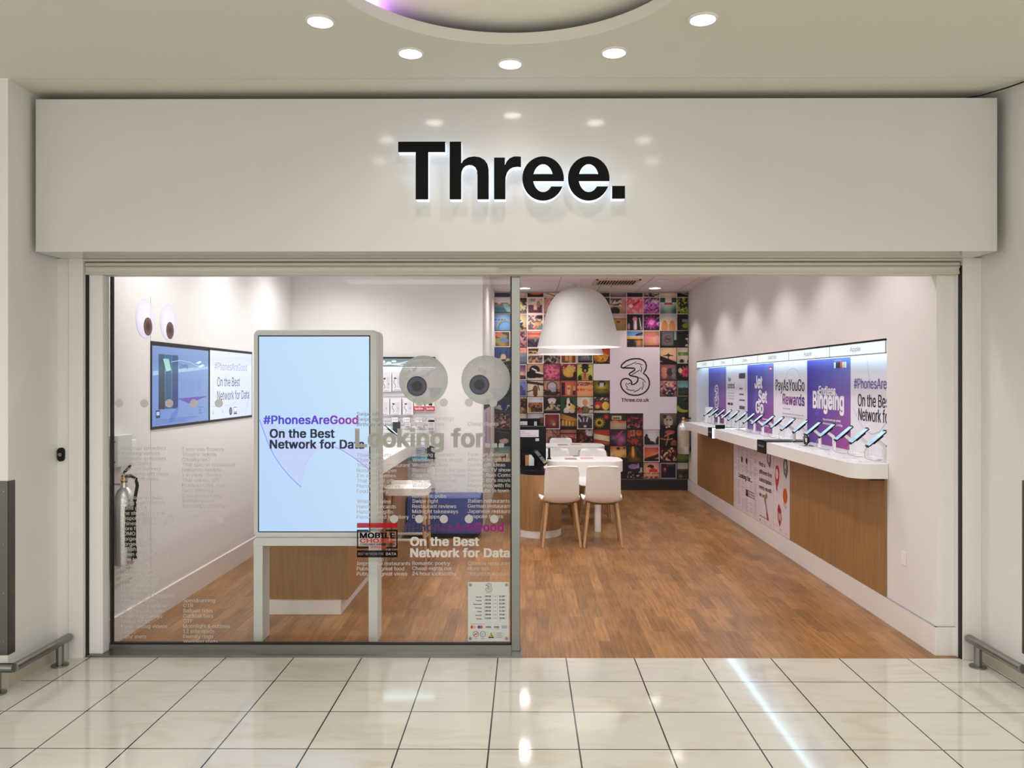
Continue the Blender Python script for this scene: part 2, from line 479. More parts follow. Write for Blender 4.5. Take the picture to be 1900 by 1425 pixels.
M_WALL = mat('white_wall_paint', (.80, .78, .765), .6, bump=.05)
M_FACADE = mat('cream_facade_paint', (.74, .735, .70), .5, bump=.04)
M_CEIL = mat('cream_ceiling_paint', (.66, .65, .575), .7)
M_SIGN = mat('satin_sign_laminate', (.61, .60, .58), .5, coat=.9, coat_r=.11)
M_TILE = tiles('marble_floor_tiles', (.60, .575, .525), (.63, .605, .55), (.03, .03, .03), .4, .4, .0035, .07, 0.0, (.1636, -4.331 + 8), vein=(.88, .83, .74), spec=.5)
M_WOODFLOOR = tiles('oak_plank_floor', (.42, .213, .080), (.275, .135, .05), (.12, .06, .03), .52, .076, .0006, .34, .37, swap=True, grain=(.62, .55, .48), spec=.35)
M_RECESS = mat('white_recess_paint', (.86, .83, .75), .7)
M_SHOPCEIL = tiles('suspended_ceiling_tiles', (.80, .745, .70), (.80, .745, .70), (.46, .42, .39), .6, .6, .006, .8, 0.0, (.14, .11))
M_STEEL = mat('brushed_stainless_steel', (.27, .27, .255), .28, 1.0, mottle=.06, mscale=30)
M_DKSTEEL = mat('dull_steel_sheet', (.15, .142, .13), .42, .9, mottle=.08, mscale=10)
M_SHUT = mat('painted_metal_shutter', (.60, .575, .50), .45, .1)
M_BLACK = mat('black_plastic', (.006, .006, .0065), .45, spec=.22)
M_BLACKGAP = mat('black_rubber_seal', (.008, .008, .008), .6)
M_SIGNBLACK = mat('matt_black_letter_face', (.007, .007, .007), .8, spec=.08)
M_ACRYL = mat('lit_white_acrylic', (.9, .93, 1), .4, emit=.8, ecol=(.66, .80, 1))
M_GLASS = glass('shop_window_glass')
M_ACRYLIC = glass('clear_acrylic', (.94, .95, .95), 1.4)
M_WHITE = mat('white_solid_surface', (.83, .81, .795), .32, mottle=.01)
M_PLASTIC = mat('white_moulded_plastic', (.88, .87, .85), .38, mottle=.01)
M_TOTEM = mat('white_powder_coat', (.72, .74, .72), .4)
M_SHADE = mat('white_lamp_shade', (.62, .61, .61), .6, mottle=.01)
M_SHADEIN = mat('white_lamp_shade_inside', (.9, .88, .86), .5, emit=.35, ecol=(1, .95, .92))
M_OAK = woodmat('oak_veneer', (.30, .157, .058), (.40, .215, .088))
M_DARKWOOD = mat('dark_stained_wood', (.13, .07, .035), .5)
M_OAKLEG = woodmat('oak_leg', (.42, .235, .11), (.55, .33, .17), (30, 30, 3))
M_PRINT = colmat('printed_sheet')
M_GLOSS = colmat('glossy_print', .25, coat=.3)
M_SCREEN = colmat('backlit_display', .12, 1.0, .12)
M_LIGHTBOX = mat('backlit_header_panel', (.25, .27, .28), .3, emit=.82, ecol=(.86, .96, 1))
M_STRIP = mat('cool_led_strip', (.9, .95, 1), .3, emit=8.0, ecol=(.50, .82, 1))
M_LAMP = mat('downlight_lens', (1, 1, 1), .3, emit=14, ecol=(1, .95, .88))
M_LAMP2 = mat('shop_downlight_lens', (1, 1, 1), .3, emit=7, ecol=(1, .92, .88))
M_TRIM = mat('white_metal_trim', (.75, .74, .72), .35)
M_VINYL = vinyl('frosted_white_vinyl', .9)
M_VINYLT = vinyl('sheer_white_vinyl', .72)
M_EXT = mat('polished_steel_cylinder', (.74, .73, .71), .34, .75)
M_BRASS = mat('brass_valve', (.45, .28, .08), .35, 1.0)
M_BLUE = mat('blue_laminate', (.035, .06, .25), .35)
M_GREYC = mat('grey_plastic', (.35, .35, .35), .5)
BLK, WHT, GRY = C('101012'), C('f4f2f4'), C('8a8a8c')
# ------------------------------------------------------------------ structure
YF = 4.69           # face of the shopfront
YG = 4.82           # shop window glass
XL, XR = -2.75, 2.66  # sides of the recess between the pillars
YP = 4.24           # front face of the pillars
WL, WR = -2.55, 2.44  # inner shop walls
YB, YBL = 12.03, 8.70  # back wall, shallower back wall on the left
XC = -0.47
O_L, O_R = -2.596, 2.545  # opening
OPEN_H = 2.25

struct(build('floor_mall', MB().box(-7, 7, -5, 4.70, -.1, 0), M_TILE, smooth=0), 'glossy cream marble floor tiles of the mall')
struct(build('floor_shop', MB().box(-2.75, 2.75, 4.70, 12.2, -.1, 0), M_WOODFLOOR, smooth=0), 'oak plank floor of the shop')
# mall ceiling with round opening, seam at the pillar line
m = MB()
m.shape(flat(0, 0, 0), [[(-7, -5), (7, -5), (7, YP - .002), (-7, YP - .002)], ell(RING_C[0], RING_C[1], .765, None, 96)], MALL_H, MALL_H + .055)
struct(build('ceiling_mall', m, M_CEIL, smooth=30), 'cream mall ceiling with a round recess')
struct(build('ceiling_bulkhead', MB().box(-2.75, 2.66, YP + .003, 4.80, MALL_H, MALL_H + .1), M_CEIL, smooth=0))
m = MB()
cc = (RING_C[0], RING_C[1], 0)
m.lathe([(.80, MALL_H + .055), (1.02, MALL_H + .055), (1.02, MALL_H + .10), (.84, MALL_H + .105), (.72, MALL_H + .125), (.60, MALL_H + .15), (.45, MALL_H + .172), (.3, MALL_H + .185), (.15, MALL_H + .192), (.001, MALL_H + .195),
         (.001, MALL_H + .37), (1.04, MALL_H + .37), (1.04, MALL_H + .05), (.80, MALL_H + .05)], cc, 96, closed=True)
struct(build('ceiling_recess', m, M_RECESS, smooth=30), 'round domed recess in the mall ceiling')
m = MB()
m.box(-7, XL, YP, 4.80, 0, MALL_H)
struct(build('wall_pillar_left', m, M_FACADE, smooth=0))
struct(build('wall_pillar_right', MB().box(XR, 7, YP, 4.80, 0, MALL_H), M_FACADE, smooth=0))
m = MB()
m.box(XL, XR, YF, 4.80, OPEN_H + .1, MALL_H)
struct(build('wall_facade', m, M_FACADE, smooth=0))
# jamb boards with their joint lines
m = MB()
m.rbox(XL, gx(126.4, YF), YF - .006, 4.80, 0, 2.345, .0015, 1); m.rbox(gx(127.4, YF), O_L, YF - .012, 4.80, 0, 2.345, .0015, 1)
struct(build('trim_1', m, M_FACADE, smooth=0))
m = MB()
m.rbox(O_R + .005, XR, YF - .012, 4.80, 0, 2.345, .0015, 1)
struct(build('trim_2', m, M_FACADE, smooth=0))
m = MB()
m.box(O_L, O_L + .011, YF + .02, 4.80, 0, OPEN_H + .05)
struct(build('trim_3', m, M_BLACKGAP, smooth=0))
m = MB()
m.box(O_R, O_R + .0045, YF - .004, 4.722, 0, OPEN_H + .05)
struct(build('trim_4', m, M_BLACKGAP, smooth=0))
struct(build('trim_8', MB().box(O_R, O_R + .0045, 4.7225, 4.7605, 0, OPEN_H + .05), M_WALL, smooth=0))
struct(build('trim_5', MB().rbox(O_L + .012, -2.503, 4.725, 4.80, 0.012, OPEN_H + .05, .002, 1), M_WALL, smooth=0))
# tiled skirting at the pillar feet
m = MB()
m.box(-7, XL + .012, YP - .012, YP, 0, .11); m.box(XL, XL + .012, YP, YF, 0, .11)
struct(build('baseboard_pillar_left', m, mat('skirting_tile', (.50, .45, .37), .25), smooth=0))
m = MB()
m.box(XR - .012, 7, YP - .012, YP, 0, .11); m.box(XR - .012, XR, YP, YF - .012, 0, .11)
struct(build('baseboard_pillar_right', m, bpy.data.materials['skirting_tile'], smooth=0))

# shop shell
m = MB()
m.box(WL - .1, WL, 4.80, YBL, 0, SHOP_H)
struct(build('wall_left', m, M_WALL, smooth=0))
struct(build('wall_back_left', MB().box(WL - .1, XC, YBL, YB, 0, SHOP_H), M_WALL, smooth=0))
struct(build('wall_back', MB().box(WL - .1, WR + .4, YB, YB + .1, 0, SHOP_H), M_WALL, smooth=0))
NY0, NY1, NZ0, NZ1, NX = 5.42, 11.45, .97, 1.917, 2.62   # display niche in the right wall
m = MB()
m.box(WR, WR + .3, 4.762, NY0, 0, SHOP_H); m.box(WR, WR + .3, NY1, YB, 0, SHOP_H)
m.box(WR, WR + .3, NY0, NY1, 0, NZ0); m.box(WR, WR + .3, NY0, NY1, NZ1, SHOP_H); m.box(NX, WR + .3, NY0, NY1, NZ0, NZ1)
struct(build('wall_right', m, M_WALL, smooth=0))
struct(build('ceiling_shop', MB().box(WL - .1, WR + .3, 4.80, YB + .1, SHOP_H, SHOP_H + .1), M_SHOPCEIL, smooth=0), 'suspended tile ceiling of the shop')
m = MB(); m.box(WL, WR, 4.80, 4.84, OPEN_H + .03, SHOP_H)
struct(build('wall_front', m, M_WALL, smooth=0))
# skirtings inside the shop
m = MB(); m.rbox(WL, WL + .012, 4.86, YBL - .0, 0.0, .165, .002, 1); m.box(WL, WL + .002, 4.86, YBL, .165, .169)
struct(build('baseboard_left', m, M_WHITE, smooth=0))
m = MB(); m.box(WR - .014, WR - .0005, 4.75, YB - .03, 0, .168); m.box(WR, O_R, 4.75, 4.7615, 0, .168)
struct(build('baseboard_right', m, M_WHITE, smooth=0))
m = MB(); m.box(WR - .0145, WR - .001, 4.7495, YB - .03, .1682, .1705); m.box(WR - .0145, O_R, 4.7495, 4.7615, .1682, .1705)
struct(build('trim_9', m, M_GREYC, smooth=0))
# shadow joint in the left wall beside the window
struct(build('trim_6', MB().box(WL, WL + .0012, gx(277, 1) and 5.428, 5.432, .17, 2.2), mat('joint_line', (.5, .49, .48), .6), smooth=0))

# ------------------------------------------------------------------ shop window (fixed pane, rail, post)
win = bpy.data.objects.new('window_1', None); COL.objects.link(win); win.location = (-1.27, YG, 0); struct(win, 'large fixed shop window with steel rail and post')
PX0, PX1 = gx(949, 4.80), gx(965, 4.80)
m = MB(); m.box(-2.49, PX0, YG - .005, YG + .005, .045, OPEN_H + .03)
build('pane', m, M_GLASS, win, 0)
m = MB(); m.box(O_L + .012, PX1 + .012, 4.70, 4.80, .0, .012); m.box(O_L + .012, PX1 + .006, 4.80, 4.84, 0, .042)
build('bottom_rail', m, M_STEEL, win, 0)
m = MB(); m.rbox(PX0, PX1, 4.785, 4.86, .012, OPEN_H + .03, .002, 1)
build('post', m, M_STEEL, win, 0)
m = MB(); m.box(-2.498, -2.488, 4.80, 4.83, .042, OPEN_H + .03); m.box(-2.498, PX0, 4.803, 4.83, .042, .052); m.box(PX0 - .006, PX0, 4.803, 4.83, .042, OPEN_H + .03)
build('seal', m, M_BLACKGAP, win, 0)

# ------------------------------------------------------------------ roller shutter above the opening
sh = thing('roller_shutter', 'rolled-up cream metal shutter spanning the whole shop opening under the fascia', 'shutter', ((O_L + O_R) / 2, 4.72, OPEN_H))
m = MB()
m.box(O_L + .002, O_R - .002, 4.672, 4.80, 2.3285, 2.340)
build('guide_box', m, M_SHUT, sh, 0)
m = MB(); F = Frame((O_L + .002, 4.70, 0), (0, 1, 0), (0, 0, 1))
def xprism(mb, prof, x0, x1):   # profile (y,z) extruded along x
    k = len(prof)
    v = [(x0, y, z) for y, z in prof] + [(x1, y, z) for y, z in prof]
    mb.add(v, [tuple(range(k)), tuple(range(2 * k - 1, k - 1, -1))] + [(i, k + i, k + (i + 1) % k, (i + 1) % k) for i in range(k)])
xprism(m, [(4.80, 2.328), (4.712, 2.328), (4.700, 2.324), (4.694, 2.317), (4.694, 2.308), (4.700, 2.302), (4.80, 2.302)], O_L + .004, O_R - .004)
build('slat', m, M_SHUT, sh, 40)
m = MB()
xprism(m, [(4.80, 2.301), (4.700, 2.301), (4.692, 2.298), (4.690, 2.294), (4.694, 2.291), (4.700, 2.289), (4.702, 2.279), (4.696, 2.258), (4.70, 2.253), (4.80, 2.253)], O_L + .004, O_R - .004)
build('bottom_bar', m, M_SHUT, sh, 40)
m = MB(); m.rbox(gx(924, 4.69), gx(987, 4.69), 4.687, 4.70, 2.276, 2.281, .001, 1); m.box(gx(924, 4.69), gx(926, 4.69), 4.688, 4.70, 2.262, 2.28); m.box(gx(985, 4.69), gx(987, 4.69), 4.688, 4.70, 2.262, 2.28)
build('lock_plate', m, M_SHUT, sh, 0)

# ------------------------------------------------------------------ fascia sign
SY = 4.42
SX0, SX1, SZ0, SZ1 = gx(63.5, SY), gx(1848.5, SY), gz(466.5, SY), gz(182.5, SY)
sg = thing('fascia_sign', 'wide white fascia panel with large black backlit lettering above the shop opening', 'sign', ((SX0 + SX1) / 2, SY + .1, SZ0))
m = MB(); m.rbox(SX0, SX1, SY, YF - .001, SZ0, SZ1, .003, 2)
build('panel', m, M_SIGN, sg, 30)
LY = SY - .062   # front of the letters
KX = lambda u: gx(660 + u / 3.16667, LY)
KZ = lambda v: gz(190 + v / 3.16667, LY)
def arc(cx, cy, rx, ry, a0, a1, n=36): return [(cx + rx * math.cos(R(a0 + (a1 - a0) * i / n)), cy - ry * math.sin(R(a0 + (a1 - a0) * i / n))) for i in range(n + 1)]
def e_loops(cx):
    outer = arc(cx, 447, 122, 130, 0, 338.8, 60) + [(cx + 57, 494)] + arc(cx, 447, 58.5, 80, 324, 191.5, 30) + [(cx + 121.5, 463)]
    hole = arc(cx, 447, 58.5, 84, 18, 162, 30)
    return [outer, hole]
GL = [
    ('T', [[(249, 230), (526, 230), (526, 291), (426, 291), (426, 569), (352, 569), (352, 291), (249, 291)]]),
    ('h', [[(552, 230), (620, 230), (620, 358), (635, 338), (662, 322), (697, 317), (730, 322), (757, 338), (774, 362), (781, 395), (782, 430), (782, 569), (715, 569),
            (715, 428), (712, 400), (702, 380), (685, 369), (665, 367), (645, 373), (630, 387), (622, 408), (620, 435), (620, 569), (552, 569)]]),
    ('r', [[(813, 324), (877, 324), (877, 368), (888, 346), (905, 328), (928, 318), (952, 317), (971, 319), (971, 380), (948, 378), (925, 381), (904, 392), (889, 412), (881, 440), (880, 470), (880, 569), (813, 569)]]),
    ('e', e_loops(1101)), ('e', e_loops(1369)),
    ('dot', [[(1506, 491), (1582, 491), (1582, 566), (1506, 566)]])]
for nm, loops in GL:
    lp = [[(KX(u), KZ(v)) for u, v in l] for l in loops]
    Fs = front(0, SY, 0)
    m = MB(); m.shape(Fs, lp, .001, .058)
    body = build('letter', m, M_ACRYL, sg, 0); body['label'] = 'lit white acrylic letter body'
    m = MB(); m.shape(Fs, lp, .0585, .0625)
    f = build('letter_face', m, M_SIGNBLACK, body, 0); f['label'] = 'matt black letter face'
bpy.context.view_layer.update()

# ------------------------------------------------------------------ mall downlights
names = ['leftmost', 'second from the left', 'middle', 'second from the right', 'rightmost']
for i, p in enumerate(RING):
    lab = 'glowing mall ceiling downlight, %s of the five under the round recess' % names[i] if i < 5 else \
        'glowing downlight out of view on the near side of the round ceiling recess'
    t = thing('ceiling_downlight', lab, 'ceiling light', (p[0], p[1], MALL_H - .014), 'downlights around the round recess')
    m = MB(); m.lathe([(.052, MALL_H - .001), (.066, MALL_H - .001), (.066, MALL_H - .006), (.056, MALL_H - .011), (.052, MALL_H - .006)], (p[0], p[1], 0), 32, closed=True)
    build('trim_ring', m, M_TRIM, t)
    m = MB(); m.lathe([(.0, MALL_H - .014), (.03, MALL_H - .013), (.0515, MALL_H - .007), (.0515, MALL_H - .001)], (p[0], p[1], 0), 32)
    build('lens', m, M_LAMP, t)

# ------------------------------------------------------------------ steel crash rails and corner guards
def rail(sign, X, Xp, lab):
    t = thing('bumper_rail', lab, 'rail', (X, 4.4, 0), 'floor bumper rails at the pillars')
    far = 7 * sign
    yc = 4.15; h = .135
    m = MB(); m.tube([(X, 4.645, h), (X, yc + .001, h)], .024, 16); m.tube([(X, yc, h), (far, yc, h)], .024, 16)
    m.lathe([(.001, .024 * 1), (.012, .022), (.02, .014), (.024, 0)][::-1], (X, 4.645, h), 16, 'y')
    build('tube', m, M_STEEL, t)
    for q in ((X - .0 * sign, 4.56), (X + .09 * sign, yc)):
        m = MB(); m.cyl((q[0], q[1], .004), .021, .12, 16)
        po = build('support_post', m, M_STEEL, t)
        m = MB(); m.lathe([(.046, .001), (.046, .008), (.022, .011)], (q[0], q[1], 0), 20)
        build('floor_flange', m, M_STEEL, po)
rail(-1, -2.66, XL, 'low steel bumper rail bending around the foot of the pillar beside the fire extinguisher')
rail(1, 2.57, XR, 'low steel bumper rail bending around the foot of the pillar beside the open entrance')
def guard(sign, X, lab):
    t = thing('corner_guard', lab, 'corner guard', (X, YP, .17), 'steel guards on the pillar corners')
    m = MB()
    a, b = sorted((X, X + sign * 1.2))
    e0, e1 = sorted((X, X - sign * .004))
    m.rbox(a - (.004 if sign > 0 else 0), b + (.004 if sign < 0 else 0), YP - .004, YP - .0005, .17, 1.095, .001, 1)
    m.rbox(e0, e1, YP - .004, YP + .055, .17, 1.095, .001, 1)
    build('sheet', m, M_DKSTEEL, t, 0)
    for z in (.24, .50, .76, 1.04):
        m = MB(); m.cyl((X - sign * .004, YP + .045, z), .004, -.002 * sign, 10, 'x')
        build('rivet', m, M_STEEL, t)
        m = MB(); m.cyl((X + sign * .02, YP - .004, z), .004, -.002, 10, 'y')
        build('rivet', m, M_STEEL, t)
guard(-1, XL, 'dull steel corner guard on the pillar beside the key switch')
guard(1, XR, 'dull steel corner guard on the pillar at the entrance edge of the frame')
# key switch on the jamb
x, z = gx(112, YF - .01), gz(843.5, YF - .01)
t = thing('key_switch', 'small black oval key switch on the cream jamb at shoulder height', 'switch', (x, YF - .02, z - .04))
m = MB(); m.prism(front(x, YF - .006, z), rrect(-.02, -.04, .02, .04, .019), 0, .014); build('plate', m, M_BLACK, t)
m = MB(); m.cyl((x, YF - .020, z), .011, -.006, 20, 'y'); build('lock', m, M_STEEL, t)
# loose cable above the fascia
m = MB(); m.tube([(XR - .01, 4.27, MALL_H - .012), (XR - .06, 4.33, MALL_H - .02), (XR - .15, 4.42, MALL_H - .03), (XR - .3, 4.5, MALL_H - .036), (XR - .45, 4.54, MALL_H - .04)], .004, 8)
tag(build('loose_cable', m, M_BLACK), 'loose dark cable dangling above the fascia end near the pillar corner', 'cable')
m = MB(); m.add([(XL + .004, 4.36, MALL_H - .002), (XL + .11, 4.58, MALL_H - .002), (XL + .11, 4.60, MALL_H - .016), (XL + .004, 4.40, MALL_H - .05)], [(0, 1, 2, 3)])
# ------------------------------------------------------------------ right wall: display counter
ct = thing('display_counter', 'long white display counter with oak front panels along the shop wall', 'counter', (2.32, 8.2, 0))
out = [(2.20, 11.06)] + [(2.32 - .12 * math.cos(R(a)), 5.51 - .12 * math.sin(R(a))) for a in range(0, 91, 9)] + \
      [(2.438, 5.39), (2.438, 5.425), (2.618, 5.425), (2.618, 11.445), (2.438, 11.445), (2.438, 11.06)]
m = MB(); m.prism(flat(0, 0, 0), out, .9685, 1.07)
build('worktop', m, M_WHITE, ct, 30)
CT = 1.07
bz0, bz1 = .1715, .966
seams = [5.415, 5.887, 6.38, 6.867, 7.36, 7.84, 8.35, 9.34, 10.33, 11.33]
m = MB(); m.box(2.437, 2.4395, seams[0] + .003, seams[-1], bz0 + .001, bz1); build('seam_dark_sheet', m, M_BLACK, ct, 0)  # black sheet added behind the panels so their seams look dark as if shaded
for a, b in zip(seams, seams[1:]):
    m = MB(); m.box(2.428, 2.4365, a + .0015, b - .0015, bz0, bz1)
    build('front_panel', m, M_OAK, ct, 0)
m = MB(); m.box(2.33, 2.436, 5.425, 5.50, .955, .968)
build('bracket', m, M_BLACK, ct, 0)
# black brand markers folded over the counter edge
def marker(y0, y1, label, lit):
    t = thing('counter_marker', label, 'counter marker', (2.2, (y0 + y1) / 2, .96))
    m = MB(); m.box(2.188, 2.1985, y0, y1, .962, 1.078); m.box(2.188, 2.60, y0, y1, 1.0712, 1.078)
    build('strip', m, M_BLACK, t, 0)
    m = MB(); m.text(rightwall(2.187, y1, 0), 'HUAWEI' if lit else 'SAMSUNG', .04, 1.02, .016, w=y1 - y0 - .08, n=.001, bold=.02, col=C('9a9a9a')); build('lettering', m, M_PRINT, t, 0)
    if lit:
        m = MB(); m.box(2.187, 2.60, y0 - .014, y0 - .001, .962, 1.081); build('light_edge', m, M_STRIP2, t, 0)
        m = MB(); m.box(2.22, 2.33, y0 - .03, y0 - .016, 1.0712, 1.12); build('stand_edge', m, M_BLACK, t, 0)
M_STRIP2 = mat('white_led_edge', (.9, .95, 1), .3, emit=2.0, ecol=(.9, .96, 1))
marker(7.32, 7.58, 'plain black marker strip folded over the front edge of the display counter', False)
marker(9.40, 9.62, 'black marker strip with a glowing white edge on the display counter', True)

# header light boxes
heads = ['HUAWEI', 'Three', 'Three', 'SAMSUNG', 'Apple', 'Apple']
hl = ['farthest from the entrance', 'second from the far end', 'third from the far end', 'third from the entrance end', 'second from the entrance end', 'nearest the entrance']
for k in range(6):
    y1 = 11.45 - k; y0 = y1 - 1
    y0 = max(y0, 5.425); y1 = min(y1, 11.445)
    t = thing('header_light_box', 'glowing white brand header box over the wall posters, ' + hl[k], 'light box', (2.47, (y0 + y1) / 2, 1.82), 'header boxes above the display counter')
    m = MB(); m.box(2.446, 2.50, y0 + .003, y1 - .003, 1.824, 1.903); build('panel', m, M_LIGHTBOX, t, 0)
    m = MB(); m.text(rightwall(2.445, y1, 0), heads[k], .5, 1.848, .034, n=.001, align='c', col=C('70767e'), w=(.27 if k in (0, 3) else .19)); build('lettering', m, M_PRINT, t, 0)
    m = MB(); m.box(2.441, 2.51, y0 + .001, y1 - .001, 1.9035, 1.914); build('top_trim', m, M_BLACK, t, 0)
    m = MB(); m.box(2.444, 2.451, y0, y0 + .0025, 1.82, 1.903); m.box(2.444, 2.50, y0, y1, 1.819, 1.8235); build('frame', m, M_GREYC, t, 0)
    m = MB(); m.box(2.545, 2.575, y0 + .01, y1 - .01, 1.845, 1.853); build('light_strip', m, M_STRIP, t, 0)

# the outlined numeral logo (0..1 wide box, y up)
def P3(lst, s=1.0): return [((x - 1190) / 260 * s, (1108 - y) / 322 * s * 1.24) for x, y in lst]
L_OUT = [(1197, 862), (1200, 845), (1215, 828), (1240, 808), (1275, 793), (1315, 786), (1355, 787), (1388, 798), (1410, 818), (1419, 845), (1416, 875), (1404, 898), (1393, 915),
         (1415, 930), (1434, 955), (1445, 985), (1446, 1015), (1436, 1046), (1416, 1073), (1388, 1093), (1350, 1106), (1310, 1108), (1270, 1100), (1238, 1083), (1212, 1058), (1197, 1030),
         (1193, 1002), (1199, 982), (1214, 967), (1236, 960), (1262, 964), (1283, 978), (1292, 996), (1291, 1014), (1310, 1012), (1330, 1000), (1344, 980), (1346, 962), (1340, 948),
         (1318, 943), (1290, 938), (1272, 931), (1268, 922), (1275, 913), (1300, 898), (1316, 886), (1318, 876), (1308, 870), (1280, 868), (1240, 867), (1210, 867)]
L_IN = [[(1215, 866), (1250, 850), (1290, 833), (1330, 814), (1322, 832), (1350, 828), (1386, 842), (1366, 848), (1380, 870), (1372, 905), (1362, 885), (1340, 898), (1290, 930)],
        [(1340, 950), (1370, 958), (1395, 972), (1412, 992), (1388, 990), (1394, 1020), (1380, 1060), (1374, 1035), (1352, 1060), (1310, 1080), (1316, 1064), (1285, 1064), (1258, 1058), (1242, 1048), (1254, 1042), (1238, 1020), (1244, 998), (1256, 1012), (1275, 998), (1290, 1012)]]
def logo3(mb, F, x, y, h, col, wd=.045, n=.001):
    s = h / 1.24
    mb.stroke(F, [(x + a * s, y + b * s) for a, b in P3(L_OUT)], wd * s, n, col, True)
    for l in L_IN: mb.stroke(F, [(x + a * s, y + b * s) for a, b in P3(l)], wd * .55 * s, n, col)

PUR = (C('5a63b8'), C('6a6fc0'), C('4a43a8'), C('6488d0'))
def mixc(a, b, t): return tuple(a[i] * (1 - t) + b[i] * t for i in range(3))
GRADT = lambda a, b: (lambda t: mixc(a, b, t))
RG = GRADT(C('6a3a9a'), C('4b2f86'))
PB = NX - .006
def poster(k, label):
    y1 = 11.445 - k; y0 = y1 - .996
    t = thing('wall_poster', label, 'poster', (PB, (y0 + y1) / 2, CT + .002), 'posters behind the display counter')
    F = rightwall(PB + .005, y1, CT + .002)
    b = MB(); b.box(PB, PB + .005, max(y0, 5.427), y1 - .002, CT + .002, 1.822, col=C('e9e4ee'))
    f = rightwall(PB, y1, CT + .002)
    return t, b, f
def purple(b, f):
    b.grad(f, 0.002, 0, .994, .75, .0006, C('4e3a92'), C('a03a8a'), C('3a35ac'), C('6a7cc8'), 8)
    b.poly(f, [(.50, .75), (.70, .75), (.28, .25), (.20, .25)], .0009, C('5a5cb8'))
W2 = C('f6f2f8')
DK = C('1b1a22')
t, b, f = poster(0, 'purple wall poster with a white outlined numeral, at the far end behind the counter')
build('sheet', (purple(b, f), b)[1], M_PRINT, t, 0)
b = MB(); logo3(b, f, .36, .20, .30, W2, .09, .002); build('lettering', b, M_PRINT, t, 0)
t, b, f = poster(1, 'white wall poster with a phone screen drawing and the word control')
build('sheet', b, M_PRINT, t, 0)
b = MB()
b.text(f, 'Take', .08, .56, .05, bold=.02, col=C('5c5a70')); b.text(f, 'control', .08, .47, .07, w=.34, bold=.03, col=C('5c5a70'))
for q in range(3): b.text(f, ['Set limits and track', 'what you spend with', 'one simple free app'][q], .08, .40 - q * .035, .018, w=.32, n=.002, col=C('8a8896'))
b.rect(f, .08, .255, .22, .285, .002, C('3a3844')); b.rect(f, .24, .255, .34, .285, .002, C('3a3844'))
b.poly(f, rrect(.62, .10, .92, .66, .03), .0015, C('c9c4d2')); b.poly(f, rrect(.63, .11, .91, .60, .02), .002, C('eae6ee')); b.poly(f, rrect(.63, .59, .91, .655, .02), .0025, C('3c3c50'))
for q, (yy, c) in enumerate(((.46, '7c4a86'), (.39, '7c4a86'), (.32, '7c4a86'), (.22, '54507a'))): b.rect(f, .65, yy, .65 + (.14, .2, .24, .24)[q], yy + (.018, .018, .018, .04)[q], .003, C(c))
build('lettering', b, M_PRINT, t, 0)
t, b, f = poster(2, 'purple wall poster reading Jet Set Go in stacked white words')
build('sheet', (purple(b, f), b)[1], M_PRINT, t, 0)
b = MB()
b.text(f, 'Jet', .31, .482, .135, w=.28, bold=.035, col=W2, n=.002); b.text(f, 'Set', .46, .325, .13, w=.30, bold=.035, col=W2, n=.002); b.text(f, 'Go', .35, .205, .125, w=.28, bold=.035, col=W2, n=.002)
b.disc(f, .90, .69, .05, .03, .002, C('d8404c')); b.rect(f, .865, .683, .935, .697, .0025, W2)
for q in range(3): b.rect(f, .60, .135 - q * .035, .88 - q * .03, .15 - q * .035, .002, C('cfc2e0'))
build('lettering', b, M_PRINT, t, 0)
t, b, f = poster(3, 'white wall poster reading PayAsYouGo Rewards in black and purple')
build('sheet', b, M_PRINT, t, 0)
b = MB()
b.text(f, 'PayAsYouGo', .07, .463, .112, w=.86, bold=.012, col=DK, n=.002)
b.text(f, 'Rewards', .30, .325, .105, w=.63, bold=.02, n=.002, col=lambda q: mixc(C('8a3a86'), C('3f3184'), q))
for q, s in enumerate(('Stay with us and get rewarded', 'Earn points every time you top up, then', 'swap them for data, treats and more')): b.text(f, s, .30, .275 - q * .03 - (.02 if q else 0), .016, w=(.22, .62, .58)[q], n=.002, col=C('77738a'))
b.stroke(f, [(.60 + .2 * math.cos(R(a)), .58 + .1 * math.sin(R(a))) for a in range(0, 181, 15)], .006, .001, C('b9c4da')); b.stroke(f, [(.10, .62), (.08, .50), (.09, .40)], .006, .001, C('a8b0c4'))
build('lettering', b, M_PRINT, t, 0)
t, b, f = poster(4, 'purple wall poster reading Endless Bingeing with colourful app icons')
build('sheet', (purple(b, f), b)[1], M_PRINT, t, 0)
b = MB()
b.text(f, '.Endless.', .27, .437, .075, w=.44, bold=.03, col=W2, n=.002); b.text(f, 'Bingeing', .16, .318, .145, w=.70, bold=.035, col=W2, n=.002)
b.text(f, 'Enjoy your favourite apps unlimited,', .40, .215, .018, w=.40, bold=.02, n=.002, col=W2); b.text(f, 'without using up your data. Go Binge.', .40, .18, .018, w=.44, bold=.02, n=.002, col=W2)
for q, c in enumerate(('e8eef4', '2c2a3a', '2a2024', 'e05a5a', 'e6dc9a', 'e4e6f0')): b.poly(f, rrect(.65 + q * .045, .665, .69 + q * .045, .715, .008, 3), .002, C(c))
b.text(f, 'Included in the plan', .65, .725, .008, w=.16, n=.002, col=W2)
build('lettering', b, M_PRINT, t, 0)
t, b, f = poster(5, 'white wall poster reading PhonesAreGood On the Best Network for Data, nearest the entrance')
build('sheet', b, M_PRINT, t, 0)
b = MB()
b.text(f, '#PhonesAre', .065, .498, .078, w=.575, bold=.01, n=.002, col=lambda q: mixc(C('5a5aa6'), C('6a4aa0'), q)); b.text(f, 'Good', .65, .498, .078, w=.27, bold=.01, n=.002, col=C('7a3a96'))
b.text(f, 'On the Best', .14,   .36, .095, w=.575, bold=.012, n=.002, col=DK); b.text(f, 'Network for', .15, .25, .095, w=.56, bold=.012, n=.002, col=DK)
